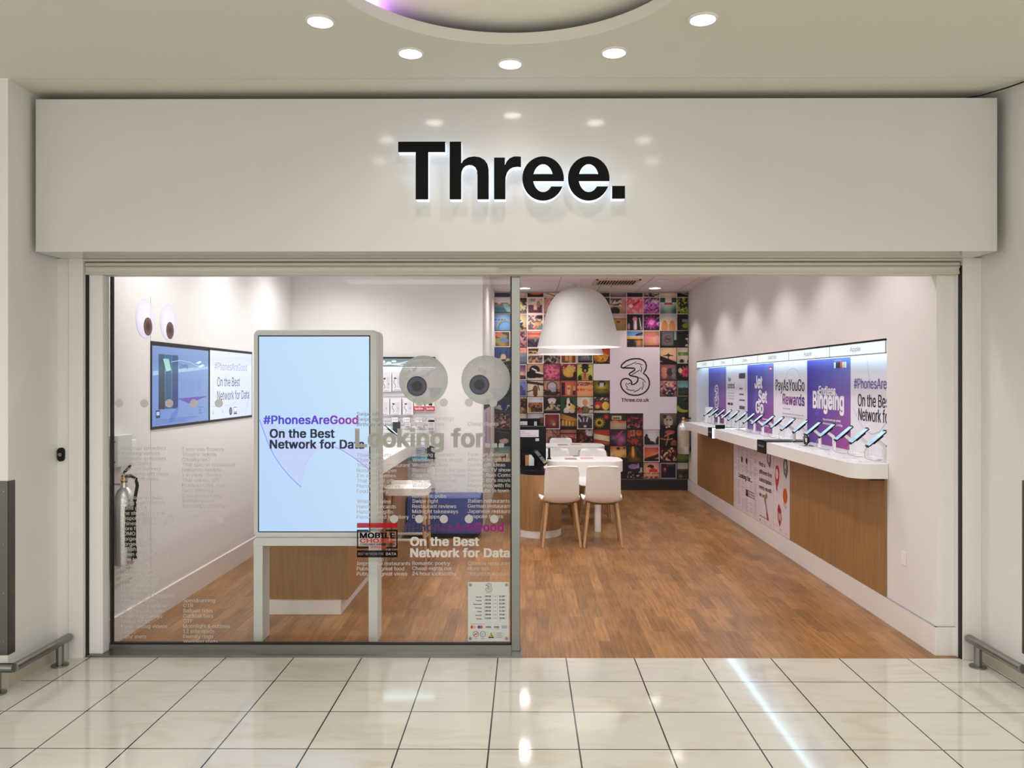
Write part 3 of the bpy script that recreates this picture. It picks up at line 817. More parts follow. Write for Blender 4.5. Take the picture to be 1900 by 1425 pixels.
b.stroke(f, [(.30, .75), (.34, .60), (.36, .50)], .005, .001, C('b4bccb')); b.stroke(f, [(.05, .34), (.16, .24), (.28, .175), (.40, .155), (.52, .18), (.66, .27)], .006, .001, C('b4c2dc'))
build('lettering', b, M_PRINT, t, 0)

# posters on the oak front under the counter
PZ0, PZ1 = .1725, .962
def low(y1, y0, label):
    t = thing('counter_poster', label, 'poster', (2.424, (y0 + y1) / 2, PZ0), 'posters on the front of the display counter')
    b = MB(); b.box(2.424, 2.4275, y0 + .003, y1 - .003, PZ0, PZ1, col=C('e2d6dc')); build('sheet', b, M_PRINT, t, 0)
    return t, rightwall(2.424, y1, 0)
words = ['Best man speeches', 'Wedding venues', 'Romantic getaways', 'Cheap flights', 'Gift delivery', 'Quirky gift ideas', 'Theatre tickets', 'Cheeky text', 'Florists in this area', 'Food delivery',
         'Restaurant reviews', 'Midnight takeaways', 'Dating apps', 'Swipe right', 'Nice pubs in town', 'Wedding cars', 'Engagement rings', 'Outfit goals', 'More fish', 'Bespoke tailors', 'Romantic poetry', 'Cheap nights out']
t, f = low(9.34, 8.35, 'white poster of small black word columns with two eyeballs under the counter')
b = MB(); rnd = random.Random(3)
for ci in range(6):
    x = .03 + ci * .163
    for li in range(40):
        z = .935 - li * .0188
        if rnd.random() < .13: continue
        if ci in (2, 3) and .70 < z < .85: continue
        if 1 <= ci <= 4 and .52 < z < .61: continue
        if ci in (3, 4) and .34 < z < .46: continue
        s = rnd.choice(words); b.text(f, s, x, z, .0085, n=.002, col=C('4a4048'), res=1)
for cx in (.38, .57):
    b.disc(f, cx, .775, .068, .068, .002, C('d9bcd6')); b.disc(f, cx - .015, .755, .032, .034, .003, C('3a2020'))
b.text(f, 'Looking for...', .22, .545, .05, w=.55, bold=.02, n=.002, col=DK)
b.rect(f, .52, .37, .61, .445, .002, C('8a2a34')); b.rect(f, .53, .38, .60, .40, .003, DK)
for q in range(3): b.text(f, ('#PhonesAreGood', 'On the Best', 'Network for Data')[q], .63, .43 - q * .028, .016, w=.22, n=.002, bold=.02, col=C('7a5a74'))
b.rect(f, .494, .17, .498, .96, .0015, C('b8a8b0'))
build('lettering', b, M_PRINT, t, 0)
t, f = low(8.35, 7.84, 'white poster reading Pick a different free subscription every month on us')
b = MB()
for q, s in enumerate(('Pick a', 'different free', 'subscription', 'every month', 'on us.')): b.text(f, s, .04, .755 - q * .078, .042, w=(.2, .42, .41, .41, .2)[q], bold=.015, n=.002, col=DK)
b.poly(f, [(0.289, 0.86), (0.356, 0.94), (0.433, 0.916), (0.442, 0.836), (0.399, 0.764), (0.314, 0.812)], .002, C('6e7570')); b.poly(f, [(0.331, 0.86), (0.365, 0.916), (0.407, 0.9), (0.407, 0.844), (0.365, 0.812)], .003, C('d5d5d2')); b.poly(f, [(0.365, 0.86), (0.399, 0.884), (0.382, 0.836)], .004, C('55605a'))
b.poly(f, [(.20, .44), (.30, .50), (.32, .47), (.26, .43), (.30, .36), (.36, .25), (.31, .23), (.26, .36)], .002, C('8a8486')); b.poly(f, [(.28, .31), (.31, .31), (.36, .235), (.31, .235)], .003, C('d02a50')); b.poly(f, [(.19, .45), (.30, .51), (.29, .49), (.22, .44)], .003, C('d88a4a'))
b.text(f, '#PhonesAreGood', .05, .235, .018, w=.30, n=.002, col=C('5a3a5a')); b.rect(f, .06, .19, .08, .21, .002, DK); b.text(f, 'Deezer', .22, .195, .012, n=.002, col=DK); b.text(f, 'Cafe', .40, .195, .012, n=.002, col=DK)
build('lettering', b, M_PRINT, t, 0)
t, f = low(7.84, 7.36, 'white poster with loose red, orange and grey icons under the counter')
b = MB()
b.poly(f, [(.30, .85), (.34, .93), (.41, .90), (.43, .80), (.39, .72), (.32, .76)], .002, C('5c5f5a')); b.poly(f, [(.335, .83), (.36, .885), (.395, .865), (.40, .80), (.375, .76), (.345, .79)], .003, C('cfccca')); b.poly(f, [(.35, .80), (.38, .82), (.39, .78)], .004, C('77837a'))
b.poly(f, [(.05, .72), (.08, .81), (.14, .82), (.19, .76), (.17, .68), (.11, .58), (.07, .64)], .002, C('c8383c')); b.disc(f, .115, .735, .04, .05, .003, C('ecd4d4')); b.poly(f, [(.09, .60), (.13, .60), (.12, .56)], .003, C('5a5a58'))
b.disc(f, .34, .545, .075, .085, .002, C('e6dcd6')); b.disc(f, .355, .555, .062, .072, .003, C('c4602a')); b.poly(f, [(.29, .47), (.38, .44), (.41, .46), (.33, .49)], .004, C('c8bfc0'))
b.poly(f, [(.13, .40), (.17, .46), (.24, .40), (.25, .32), (.20, .24), (.14, .30)], .002, C('a8303a')); b.text(f, 'W', .155, .30, .07, n=.003, bold=.02, col=C('e8c8c8'))
b.text(f, 'Terms apply, see in store', .03, .235, .008, n=.002, col=C('8a8088')); b.text(f, 'Wuaki', .2, .21, .014, n=.002, col=C('5a5a5a')); b.text(f, 'cafe', .36, .20, .014, n=.002, col=C('8a8088'))
build('lettering', b, M_PRINT, t, 0)

# ------------------------------------------------------------------ phones on security stands
def make_stand():
    t = thing('phone_stand', '', 'phone stand')
    m = MB(); m.lathe([(.034, 0), (.034, .004), (.02, .007)], (0, 0, 0), 20); build('base', m, M_PLASTIC, t)
    m = MB(); m.tube([(0, 0, .005), (0, 0, .09), (-.006, 0, .108), (-.05, 0, .145)], [.0135, .0135, .0135, .012], 12); build('post', m, M_PLASTIC, t)
    c, s_ = math.cos(R(40)), math.sin(R(40))
    F = Frame((-.058, 0, .155), (c, 0, s_), (0, 1, 0))
    m = MB(); m.prism(F, [(-.04, -.02), (.045, -.02), (.045, .02), (-.04, .02)], -.0015, -.013); build('holder', m, M_BLACK, t, 30)
    for e in (-1, 1):
        m = MB(); m.prism(F, [(e * .0795, -.018), (e * .086, -.018), (e * .086, .018), (e * .0795, .018)], -.006, .011)
        m.prism(F, [(e * .074, -.018), (e * .086, -.018), (e * .086, -.010), (e * .074, -.010)], .0085, .011); m.prism(F, [(e * .074, .010), (e * .086, .010), (e * .086, .018), (e * .074, .018)], .0085, .011)
        build('clip', m, M_BLACK, t, 30)
    m = MB(); m.tube([(-.125, 0, .095), (-.14, .0, .07), (-.135, .01, .03), (-.11, .02, .012), (-.06, .025, .004), (-.02, .022, .004)], .0018, 6); build('cable', m, M_GREYC, t)
    return t
def make_phone():
    t = thing('display_phone', '', 'phone')
    c, s_ = math.cos(R(40)), math.sin(R(40))
    F = Frame((-.058, 0, .155), (c, 0, s_), (0, 1, 0))
    m = MB(); m.prism(F, rrect(-.079, -.036, .079, .036, .008, 3), -.0010, .0065); build('body', m, M_BLACK, t, 30)
    m = MB(); m.poly(F, rrect(-.0775, -.0345, .0775, .0345, .006, 3), .0070, C('bfe0f2')); m.rect(F, -.06, -.024, -.03, .024, .0073, C('a6cdea')); m.rect(F, .02, -.02, .06, .02, .0073, C('d6ecf8'))
    build('screen', m, M_SCREEN, t, 0)
    return t
st0, ph0 = make_stand(), make_phone()
tk = MB(); tk.rbox(-.05, .05, -.03, .03, 0, .004, .001, 1, col=C('efecf0'))
fk = flat(0, 0, 0)
tk.text(Frame((0, 0, 0), (0, -1, 0), (1, 0, 0)), 'From 29.99', -.024, .005, .012, w=.044, n=.0045, col=C('55505a')); tk.rect(fk, -.035, -.02, -.02, .015, .0045, C('9a8aa0'))
tick0 = tag(build('price_ticket', tk, M_PRINT, None, 0), '', 'price ticket', 'price tickets along the display counter')
PHY = [5.55, 5.84, 6.12, 6.46, 6.77, 7.08, 7.42, 7.74, 8.03, 8.40, 8.70, 9.02, 9.36, 9.69, 9.99, 10.32, 10.62]
for i, y in enumerate(PHY):
    loc = (2.485, y, CT + .001)
    w_ = ORD[i] if i else 'nearest'
    lp = '%s on the display counter, counted from the shop entrance' % w_
    for src, kind, grp in ((st0, 'white angled security stand', 'phone stands on the display counter'), (ph0, 'phone tilted on a white stand', 'phones on the display counter')):
        if i == 0: o = src; o.location = loc; o['group'] = grp; o['label'] = kind + ', ' + lp
        else: o = dup(src, loc, None, kind + ', ' + lp, grp)
    if i == 0: tick0.location = (2.33, y - .03, CT + .0005); tick0['label'] = 'small white price ticket lying flat, ' + lp
    else:
        o = tick0.copy(); COL.objects.link(o); o.location = (2.33, y - .03, CT + .0005); o['label'] = 'small white price ticket lying flat, ' + lp
m = MB(); m.cyl((2.50, 10.86, CT + .001), .065, .21, 32)
tag(build('wireless_router', m, M_PLASTIC), 'plain white cylinder router standing at the far end of the display counter', 'router')
def watch(y, x, lab):
    t = thing('smart_watch', lab, 'watch', (x, y, CT + .001))
    m = MB(); m.tube([(x, y + .045 * math.cos(R(a)), CT + .055 + .048 * math.sin(R(a))) for a in range(-250, 71, 16)], .006, 8); build('strap', m, M_BLACK, t)
    m = MB(); m.rbox(x - .018, x + .018, y - .018, y + .018, CT + .095, CT + .107, .004, 2); build('case', m, M_BLACK, t)
    return t
def wstand(y, x, lab):
    t = thing('watch_stand', lab, 'watch stand', (x, y, CT + .001))
    m = MB(); m.rbox(x - .045, x + .045, y - .06, y + .06, CT + .001, CT + .005, .001, 1); build('foot', m, M_ACRYLIC, t, 0)
    m = MB(); m.cyl((x - .02, y, CT + .05), .03, .04, 24, 'x'); build('roll', m, M_ACRYLIC, t)
watch(6.92, 2.42, 'dark smart watch on a clear stand midway along the display counter')
wstand(6.92, 2.42, 'clear acrylic watch stand midway along the display counter')
watch(5.62, 2.53, 'dark smart watch behind the phone nearest the entrance end of the counter')
wstand(5.62, 2.53, 'clear acrylic watch stand at the entrance end of the counter')
m = MB(); m.rbox(2.435, 2.439, 5.14, 5.205, .44, .525, .001, 1)
so = thing('wall_socket', 'white double wall socket low on the wall beside the entrance', 'socket', (2.437, 5.17, .44))
build('plate', m, M_PLASTIC, so, 0)
for q in (5.157, 5.188):
    m = MB(); m.box(2.433, 2.4352, q - .007, q + .007, .485, .505); build('switch', m, M_WHITE, so, 0)
m = MB(); m.rbox(2.435, 2.439, 11.60, 11.69, .44, .56, .001, 1)
tag(build('wall_socket', m, M_PLASTIC, None, 0), 'white wall socket at the far end beyond the counter', 'socket')
# ------------------------------------------------------------------ back wall: photo mural
NT = 32          # samples per snapshot edge in the printed mesh
SS = 3
def paint(spec):
    NN = NT * SS
    X, Y = np.meshgrid((np.arange(NN) + .5) / NN, (np.arange(NN) + .5) / NN)
    im = np.zeros((NN, NN, 3))
    def hx(c):
        c = ''.join(q * 2 for q in c) if len(c) == 3 else c
        return np.array([int(c[i:i + 2], 16) / 255 for i in (0, 2, 4)])
    border = None; vig = .35
    for op in spec.split(';'):
        a = op.split()
        k = a[0]; fl = lambda i: float(a[i])
        if k == 'g': im[:] = hx(a[1]) * Y[..., None] + hx(a[2]) * (1 - Y[..., None])
        elif k == 'h': im[Y < fl(1)] = hx(a[2])
        elif k == 'd': im[((X - fl(1)) / fl(3)) ** 2 + ((Y - fl(2)) / fl(4)) ** 2 < 1] = hx(a[5])
        elif k == 'e':   # soft blob
            q = np.exp(-(((X - fl(1)) / fl(3)) ** 2 + ((Y - fl(2)) / fl(4)) ** 2))[..., None]; im[:] = im * (1 - q) + hx(a[5]) * q
        elif k == 'r': im[(X > fl(1)) & (X < fl(3)) & (Y > fl(2)) & (Y < fl(4))] = hx(a[5])
        elif k == 'n':   # speckle in a band: seed density col size y0 y1
            rs = np.random.RandomState(int(a[1])); s = int(a[4]); g = rs.rand(s + 2, s + 2)
            gx_ = X * s + .35 * np.sin(Y * 23 + s); gy_ = Y * s + .35 * np.sin(X * 19)
            ix = np.clip(gx_.astype(int), 0, s); iy = np.clip(gy_.astype(int), 0, s); fx, fy = gx_ - ix, gy_ - iy
            fx = fx * fx * (3 - 2 * fx); fy = fy * fy * (3 - 2 * fy)
            vv = (g[iy, ix] * (1 - fx) + g[iy, ix + 1] * fx) * (1 - fy) + (g[iy + 1, ix] * (1 - fx) + g[iy + 1, ix + 1] * fx) * fy
            q = vv < np.quantile(vv, fl(2))
            y0, y1 = (fl(5), fl(6)) if len(a) > 6 else (0, 1)
            im[q & (Y >= y0) & (Y <= y1)] = hx(a[3])
        elif k == 'f':
            dx, dy = X - fl(1), Y - fl(2); rr = np.hypot(dx, dy); th = np.arctan2(dy, dx)
            q = rr < fl(3) * (.78 + .22 * np.cos(th * int(a[4]))); im[q] = hx(a[5])
            q2 = q & (np.cos(th * int(a[4]) + rr * 9) < -.3); im[q2] = im[q2] * .75
            im[rr < fl(3) * .33] = hx(a[6])
        elif k == 'l':
            x0, y0, x1, y1, w_ = map(float, a[1:6]); L2 = (x1 - x0) ** 2 + (y1 - y0) ** 2
            t = np.clip(((X - x0) * (x1 - x0) + (Y - y0) * (y1 - y0)) / L2, 0, 1)
            im[np.hypot(X - x0 - t * (x1 - x0), Y - y0 - t * (y1 - y0)) < w_] = hx(a[6])
        elif k == 'b': border = hx(a[1])
        elif k == 'v': vig = fl(1)
    im = im * (1 - vig * np.clip(((X - .5) ** 2 + (Y - .5) ** 2) * 2, 0, 1)[..., None])
    im = im * (1 + .12 * (np.random.RandomState(len(spec)).rand(NN, NN, 1) - .5))
    if border is not None: im[(X < .06) | (X > .94) | (Y < .06) | (Y > .94)] = border
    im = np.clip(im, 0, 1).reshape(NT, SS, NT, SS, 3).mean((1, 3))
    return np.where(im <= .04045, im / 12.92, ((im + .055) / 1.055) ** 2.4)
T = {
 (0,0): 'g 22264a 1c1f38', (0,1): 'g f2c8c0 dba8a8', (0,2): 'g 2a1a1a 1a1012;d .55 .75 .4 .25 d2603c;r .7 0 1 .3 222222', (0,3): 'g f6dcc8 f2d0bc;l .1 .9 .8 .1 .05 2a1a1a', (0,4): 'g 8a6a5a 4a3030', (0,5): 'g 5a4a4a 2a2020',
 (0,6): 'g 2a2024 4a3a40', (0,7): 'g c8a8a8 6a5058', (0,8): 'g 2a2028 221a22', (0,9): 'g 6a5a4a 2a221c;n 3 .4 d8c8a8 8;r .35 0 .5 1 2a2028', (0,10): 'g f4dcc8 f0d0bc', (0,11): 'g 14140f 14120e;l .2 1 .8 .3 .1 8a8a80',
 (1,0): 'g fbf4f6 f4ecf0;h .62 c8987a;n 5 .4 8a5a3a 9 .55 .68;h .52 6c98a0;h .4 4a7a8a;l 1 .1 .7 .5 .14 a8d8dc;h .12 38606e;v .15', (1,1): 'g 3a2a2a 6a5a4a;d .4 .5 .35 .35 e8cc70;n 2 .3 f8ecc8 6 .2 .8;h .15 8a7a6a', (1,2): 'g f6dccb f2cfc0;r .2 .75 .5 .95 b09aa0;r .05 .1 .9 .55 6a3448;r .4 .25 .6 .6 f0c8b0;d .68 .6 .12 .2 a09060;h .12 5a2c40;b f4dcd4', (1,3): 'g f0b8a8 e0a090;n 4 .3 a86a6a 8', (1,4): 'g d0b0a0 a08070', (1,5): 'g b0a0a0 706060', (1,6): 'g 3a2a30 20181c',
 (1,7): 'g f4ddcc e8c4a4;n 7 .5 5a4a5c 10 .5 .85;h .45 c89c68;d .3 .18 .3 .25 3a2420;d .85 .5 .15 .35 e09a90;r .05 .85 .7 .93 4a3a3a', (1,8): 'g ee5a76 f26a80;n 8 .35 f8b0b4 11;l .3 .5 .75 .75 .07 c02a44;d .25 .48 .14 .1 f8e8e8;v .1', (1,9): 'g 4a1a4a 7a2a72;n 9 .5 d468c8 11;n 3 .2 f4b0e4 11;e .75 .75 .3 .12 fbe0f0;e .5 .1 .4 .1 e07ab4', (1,10): 'g f2f0e6 f4efe4;r 0 .7 .3 .98 3a5a4c;r .7 .7 1 .98 33483f;h .62 c4d8ce;r .25 .56 .75 .68 d83a4a;e .1 .1 .4 .25 6a8c84;e .9 .15 .25 .3 3e5650', (1,11): 'g 2a2e12 23260f;n 11 .55 96a63a 9;n 5 .2 c0cc5c 9',
 (2,0): 'g 7aa4e4 5c84d8;e .5 .7 .5 .3 a0c4f0;d .62 .2 .5 .46 b8b070;d .66 .15 .46 .44 5c8cd4;d .70 .1 .4 .42 7ab0e8;n 4 .5 3a4a5a 12 .62 .7', (2,1): 'g e0c8a0 c8b07c;d .4 .45 .35 .22 2a2a50;l .2 .4 .7 .55 .04 e8e4f0;n 5 .4 3a3420 8 0 .3', (2,2): 'g 8a7070 7a6468;n 6 .35 f0d0c0 9;d .75 .82 .2 .12 2a2020;r .45 .3 .85 .5 d8a860;r .4 .05 .6 .25 d07a7a;r .65 .05 .95 .28 7a9a8c;b f2d8d0', (2,3): 'g c08a90 905a68', (2,4): 'g a09090 705a60', (2,5): 'g 907a80 504048', (2,6): 'g 80706a 403830',
 (2,7): 'g f2d4d4 f0cfc8;h .72 c8984c;h .4 b88a50;h .1 a88858;r .4 .48 .6 .58 6a3020;r 0 .7 1 .74 7a5030', (2,8): 'g 1a1012 160d0f;d .5 .7 .15 .14 e88ab0;r .42 .05 .62 .6 dca0c4;r .5 .05 .58 .6 f4e4f4;d .13 .25 .07 .2 e0a0b8;l .78 .75 .86 .25 .035 f0dcd4;d .88 .15 .05 .1 e8c8b0', (2,9): 'g 30203a 281a30;f .5 .5 .46 11 c43a9e e888cc;n 4 .12 f0a8e0 12 .2 .8', (2,10): 'g b0c8d4 f4dcc0;e .5 .65 .6 .3 f6e0cc;d .28 .12 .2 .5 e08c54;d .72 .12 .2 .5 e69a62;r .47 0 .53 .4 e8c8a8;v .2', (2,11): 'g 1a1c14 18190f;d .9 .85 .2 .25 c03a2c;l .4 .6 1 .6 .1 8a8098;d .7 .3 .38 .18 8aa03a;d .5 .05 .3 .12 3a4a1c',
 (3,0): 'g 5a5440 4a4024;d .3 .78 .22 .16 d8706a;d .55 .65 .25 .14 a08c58;d .25 .4 .25 .16 98a050;d .6 .42 .3 .14 5c82b8;e .5 .18 .4 .14 c09c4c;b e8d8d0', (3,1): 'g d0a0a4 c08a94;n 6 .35 5a2c40 9 .35 .95;h .3 7a3a44;n 7 .4 c08a80 9 0 .3', (3,2): 'g f0a080 c87060;r 0 .78 1 .84 d83a2c;h .6 a86a60;h .5 5a4250;d .5 .5 .08 .16 6a8a80;n 4 .3 2a2a3a 9 0 .45', (3,3): 'g 806068 503840', (3,4): 'g 605058 403038', (3,5): 'g 706a70 403c44', (3,6): 'g 503a30 302018',
 (3,8): 'g 5c98dc 9cc0dc;h .68 f0c890;h .6 e8a860;l .6 .75 1 .85 .06 2a1c14;h .5 2a1c18;h .42 7a6450;d .3 .15 .3 .28 2a2a30;e .75 .25 .18 .25 e8a458', (3,9): 'g c08a50 d09a60;d .25 .5 .24 .3 e88a94;d .78 .45 .25 .28 f0a0a0;d .5 .75 .3 .12 e07880;d .5 .35 .1 .3 d8a468;h .12 8a3034', (3,10): 'g 2a2c2a 1c1d1b;r .1 .1 .8 .97 6c6a6c;d .46 .5 .22 .22 7a2c34;d .46 .5 .17 .17 6c6a6c;l .33 .62 .6 .38 .03 7a2c34;l .35 .5 .57 .5 .04 3a3034;r .84 .45 1 1 9ac0b4;h .08 14140f', (3,11): 'g 161612 11110d;d .85 .5 .35 .1 d8ccb0;d .9 .3 .35 .14 c8bc98;d .8 .75 .2 .06 a8a088;n 4 .3 12120e 8;d .8 .12 .3 .1 d8c8a0',
 (4,0): 'g 3e5a98 2a3a64;d .55 .4 .18 .2 d0bc98;r .35 .3 .39 .85 1a1e2c;r .72 .3 .76 .85 1a1e2c;h .28 2a2c30;n 5 .4 c8b898 9 .1 .35', (4,1): 'g f0a890 e89c88;h .68 8a929c;h .45 707e90;h .15 5a6a84;r .1 .8 .7 .83 a86a60;v .1', (4,2): 'g 4a3028 6a5040;r .05 .5 .9 .62 dcd0b8;n 7 .4 d8b060 9 .62 .8;n 2 .4 b89a98 9 .1 .5;d .4 .15 .12 .1 e0a848;b f0dcd4', (4,3): 'g 3a2c28 2a2020;n 8 .4 8a7a70 9;n 3 .15 e0b8b8 8', (4,4): 'g 9a6430 7a4a20;d .38 .3 .1 .3 d89a58;d .62 .3 .1 .3 dca064;d .38 .05 .1 .12 5a3014;b f0dcd4', (4,5): 'g 3c383e 4c484e;e .5 .4 .4 .25 8a868c;n 4 .12 b0a0b0 10;h .2 2a2828;b e8d8d8', (4,6): 'g 3a1a1a 20120c;d .8 .75 .3 .3 d84a2a;d .45 .4 .45 .3 d8922c;n 6 .3 e8b840 9 .1 .6;n 2 .15 a05a18 9', (4,10): 'g f0c8a0 e8b888;r 0 0 1 .12 1e120c;l 0 .35 .9 0 .14 1e120c;r .2 .48 .8 .53 1e1208;d .5 .52 .16 .06 1e1208;r .47 .25 .53 .66 1e1208;v .2', (4,11): 'g d8ccb0 d0c4a8;r 0 .5 1 .72 5a8448;d .3 .61 .1 .1 78a860;d .3 .15 .13 .13 1a1a14;d .75 .15 .13 .13 1a1a14;b c8bca8',
 (5,0): 'g 22242a 1a1c20;n 4 .4 5a5c5a 9', (5,1): 'g 5c3a72 e4b8a0;e .5 .4 .5 .12 f0c8a8;h .2 4a2c3c;l 0 .32 1 .22 .05 6a3c50;b e8d4dc', (5,2): 'g d0a884 c49a74;d .45 .62 .32 .3 181014;d .3 .35 .35 .24 181014;d .7 .32 .34 .16 181014;l .3 .72 .55 .6 .04 f0e4dc;l .55 .5 1 .4 .05 f0e4dc;h .13 efe2d8;v .2', (5,3): 'g e4748a e07088;n 5 .3 8a3060 12;n 8 .2 c04a78 12', (5,4): 'g b02030 30181c;n 4 .3 f0d8d8 8 .6 1;d .55 .5 .4 .32 dca850;d .62 .72 .25 .2 e4b45c;h .1 1c1012;d .9 .3 .12 .25 1c1214', (5,5): 'g e0d868 d8d05c;d .5 .9 .22 .1 16140e;d .5 .78 .3 .06 16140e;d .5 .62 .2 .16 1c1410;d .5 .6 .08 .08 c89060;d .5 .22 .4 .26 a8b84a;d .18 .12 .12 .2 1c1a10;d .82 .12 .12 .2 1c1a10;r .42 .1 .56 .45 d02c48;v .2', (5,10): 'g b86a70 6a4a50;d .25 .62 .18 .2 e0907c;d .25 .3 .18 .2 d88870;d .6 .5 .2 .25 4a3040;d .85 .6 .16 .2 7a8078;d .85 .25 .16 .18 8a8c80;b 5a3a40', (5,11): 'g 181012 120c0e;f .55 .5 .42 9 e05a84 c02a50;d .2 .6 .12 .16 f0c8a0;h .2 140c0e',
 (6,0): 'g 2a2c34 1e2028;n 6 .3 60606a 9', (6,1): 'g 8a94d8 6a74c0;d .35 .5 .4 .3 3a5a4c;d .75 .2 .35 .22 54549a;b a8a4d0', (6,2): 'g e8dcc8 e4d6c0;l .0 .9 1 .75 .08 3a2420;l .6 .9 .75 .4 .03 3a2018;d .5 .45 .16 .25 7a4430;d .5 .2 .14 .2 6a3828;l 0 .3 .35 .4 .03 2a1a14;v .25', (6,3): 'g d89a7c c88470;d .5 .62 .32 .34 4a3434;r .2 .05 .82 .6 4a3434;d .5 .62 .26 .28 c8b8c0;r .26 .3 .74 .6 b0a0b0;n 5 .5 2a2024 9 .05 .45', (6,4): 'g e06a58 d05a4c;r .06 .1 .28 .88 281418;r .4 .1 .6 .7 e0b878;r .43 .45 .57 .56 8a4a3c;r .75 .1 .94 .65 4a1c24;r .77 .38 .92 .65 e0c070;h .05 c45048', (6,5): 'g f0b078 eda670;n 8 .55 8a4a4a 14 .68 .9;n 4 .6 e04a5c 14 .36 .5;v .1', (6,6): 'g 8a7a20 4a4018;e .5 .6 .4 .3 c0a828;d .5 .8 .24 .18 1a1610;r .38 .6 .62 .86 d0ccc4;h .2 2a2414;v .5', (6,10): 'g d89080 b87068;d .5 .28 .36 .3 2a2030;n 7 .4 5a4458 11 .05 .55;n 4 .4 6a3040 9 .55 .9;n 6 .2 f0c0b0 9', (6,11): 'g 5a9ca8 c8d8cc;h .55 2a3a28;n 5 .4 38482c 9 .1 .6;h .2 1e2a1e;b 8a8878',
 (7,0): 'g 3a4254 1c2040;n 6 .35 d0ccd4 9 .2 .5;d .4 .35 .45 .12 b0b0b8;d .6 .5 .2 .3 262a60;h .15 4a4a54', (7,1): 'g e8d0a8 d8b488;r .6 .2 1 .9 2c1e16;d .4 .2 .5 .2 c89a70;n 4 .3 7a5a44 8', (7,2): 'g dce0ea e8e4e4;h .66 a86a44;n 3 .4 7a5030 11 .3 .66;h .35 5a4020;n 6 .4 2a1c10 11 0 .5;d .1 .15 .14 .22 d8b030;b e8d8cc', (7,3): 'g 3a2824 1c1210;d .5 .75 .3 .18 e8dcd4;d .5 .45 .12 .25 a89068;d .15 .65 .14 .2 1a1010;d .85 .65 .14 .2 1a1010;n 8 .3 c8b8a0 9 .2 .5;h .15 20130f;r 0 .15 1 .2 a07a40', (7,4): 'g 2c5a34 204828;d .5 .6 .26 .32 16120f;d .48 .7 .1 .25 f2e8e4;d .55 .45 .2 .18 f0e4dc;d .55 .52 .08 .08 1a1214;d .38 .15 .18 .2 efe2da;d .72 .15 .16 .16 e8d8cc;d .75 .36 .16 .15 ecb848;v .25', (7,5): 'g f0e8d8 dcd0bc;r .75 .5 1 1 d8d8c8;d .5 .65 .16 .2 e0a050;d .5 .6 .12 .14 d8906c;d .5 .2 .28 .24 7a6a4a;d .15 .2 .18 .18 c84a38;n 5 .2 4a3024 9 .2 .5;v .2', (7,6): 'g 5a3a30 2c1c18;d .28 .5 .24 .22 c0303c;d .24 .4 .14 .12 e8b058;d .74 .45 .22 .26 ecc04c;h .17 e8dccc;n 4 .3 e0d8d0 8 .8 1', (7,11): 'g 2a3228 181c12;d .4 .3 .45 .26 b0b838;d .6 .5 .5 .3 1e241a;n 4 .2 5a6a54 8 .6 .95',
 (8,0): 'g 4a2428 34181c;n 9 .5 8a6468 12;n 5 .12 d8b0a8 10', (8,1): 'g e8d8c4 d0b89c;h .3 2a1c18', (8,2): 'g d4d0d0 e4dccc;d .5 .5 .3 .2 6a3c24;d .9 .55 .3 .2 7a4c30;h .4 241a16', (8,3): 'g 7a2430 4c1420;e .5 .5 .45 .4 a83038;d .52 .45 .14 .16 7a6a5c;d .62 .32 .1 .1 d8907c;b f4e8e8', (8,4): 'g 1c1612 241810;l 0 .85 1 .5 .16 c88a38;r 0 .2 1 .55 a86c24;r .12 .25 .2 .6 f0d080;r .32 .22 .4 .55 f0d080;r .52 .2 .6 .5 ecc870;r .72 .2 .8 .45 e8c060;h .16 1c120c', (8,5): 'g d8ccd0 3a3438;d .5 .45 .45 .38 38343a;l .15 .7 .25 .5 .04 d8d4d4;l .4 .72 .42 .5 .03 e0d8d8;l .65 .72 .6 .5 .04 d8d4d4;d .5 .2 .1 .08 cfc4c0;l .1 .9 .3 .7 .06 1c1a1c;b e8dce0', (8,6): 'g 15120f 120f0c;f .36 .42 .36 14 e8b82c 2c1408;f .78 .78 .2 12 d83030 e0503c;h .04 201c14', (8,7): 'g 3a2a20 2a1c14;r .1 .6 .7 .85 c8b48c;r .2 .66 .6 .74 4a3420;h .52 b49a7c;d .3 .5 .2 .07 e08040;d .7 .46 .24 .07 d86a30;h .35 c0a888;v .25', (8,8): 'g 241618 2c1418;n 4 .3 8a2430 9 .4 .8;n 7 .35 c8a098 10 .1 .3;d .6 .7 .15 .04 d04040;n 2 .25 c03040 9 .2 .6', (8,10): 'g 8a7a6c 2a2422;d .5 .52 .28 .34 b09884;d .28 .8 .12 .12 3a2c24;d .62 .42 .14 .18 c8b09c;d .42 .6 .05 .05 16120f;d .62 .6 .05 .05 16120f;h .25 201a1a;d .4 .14 .07 .06 e8dcd0;d .55 .18 .06 .06 e8dcd0;v .3', (8,11): 'g 3a3450 2a2434;d .7 .55 .2 .2 b07a5c;d .3 .4 .18 .16 8a6a60;d .7 .75 .2 .1 201a20;n 4 .3 c8b0a0 8 .2 .5',
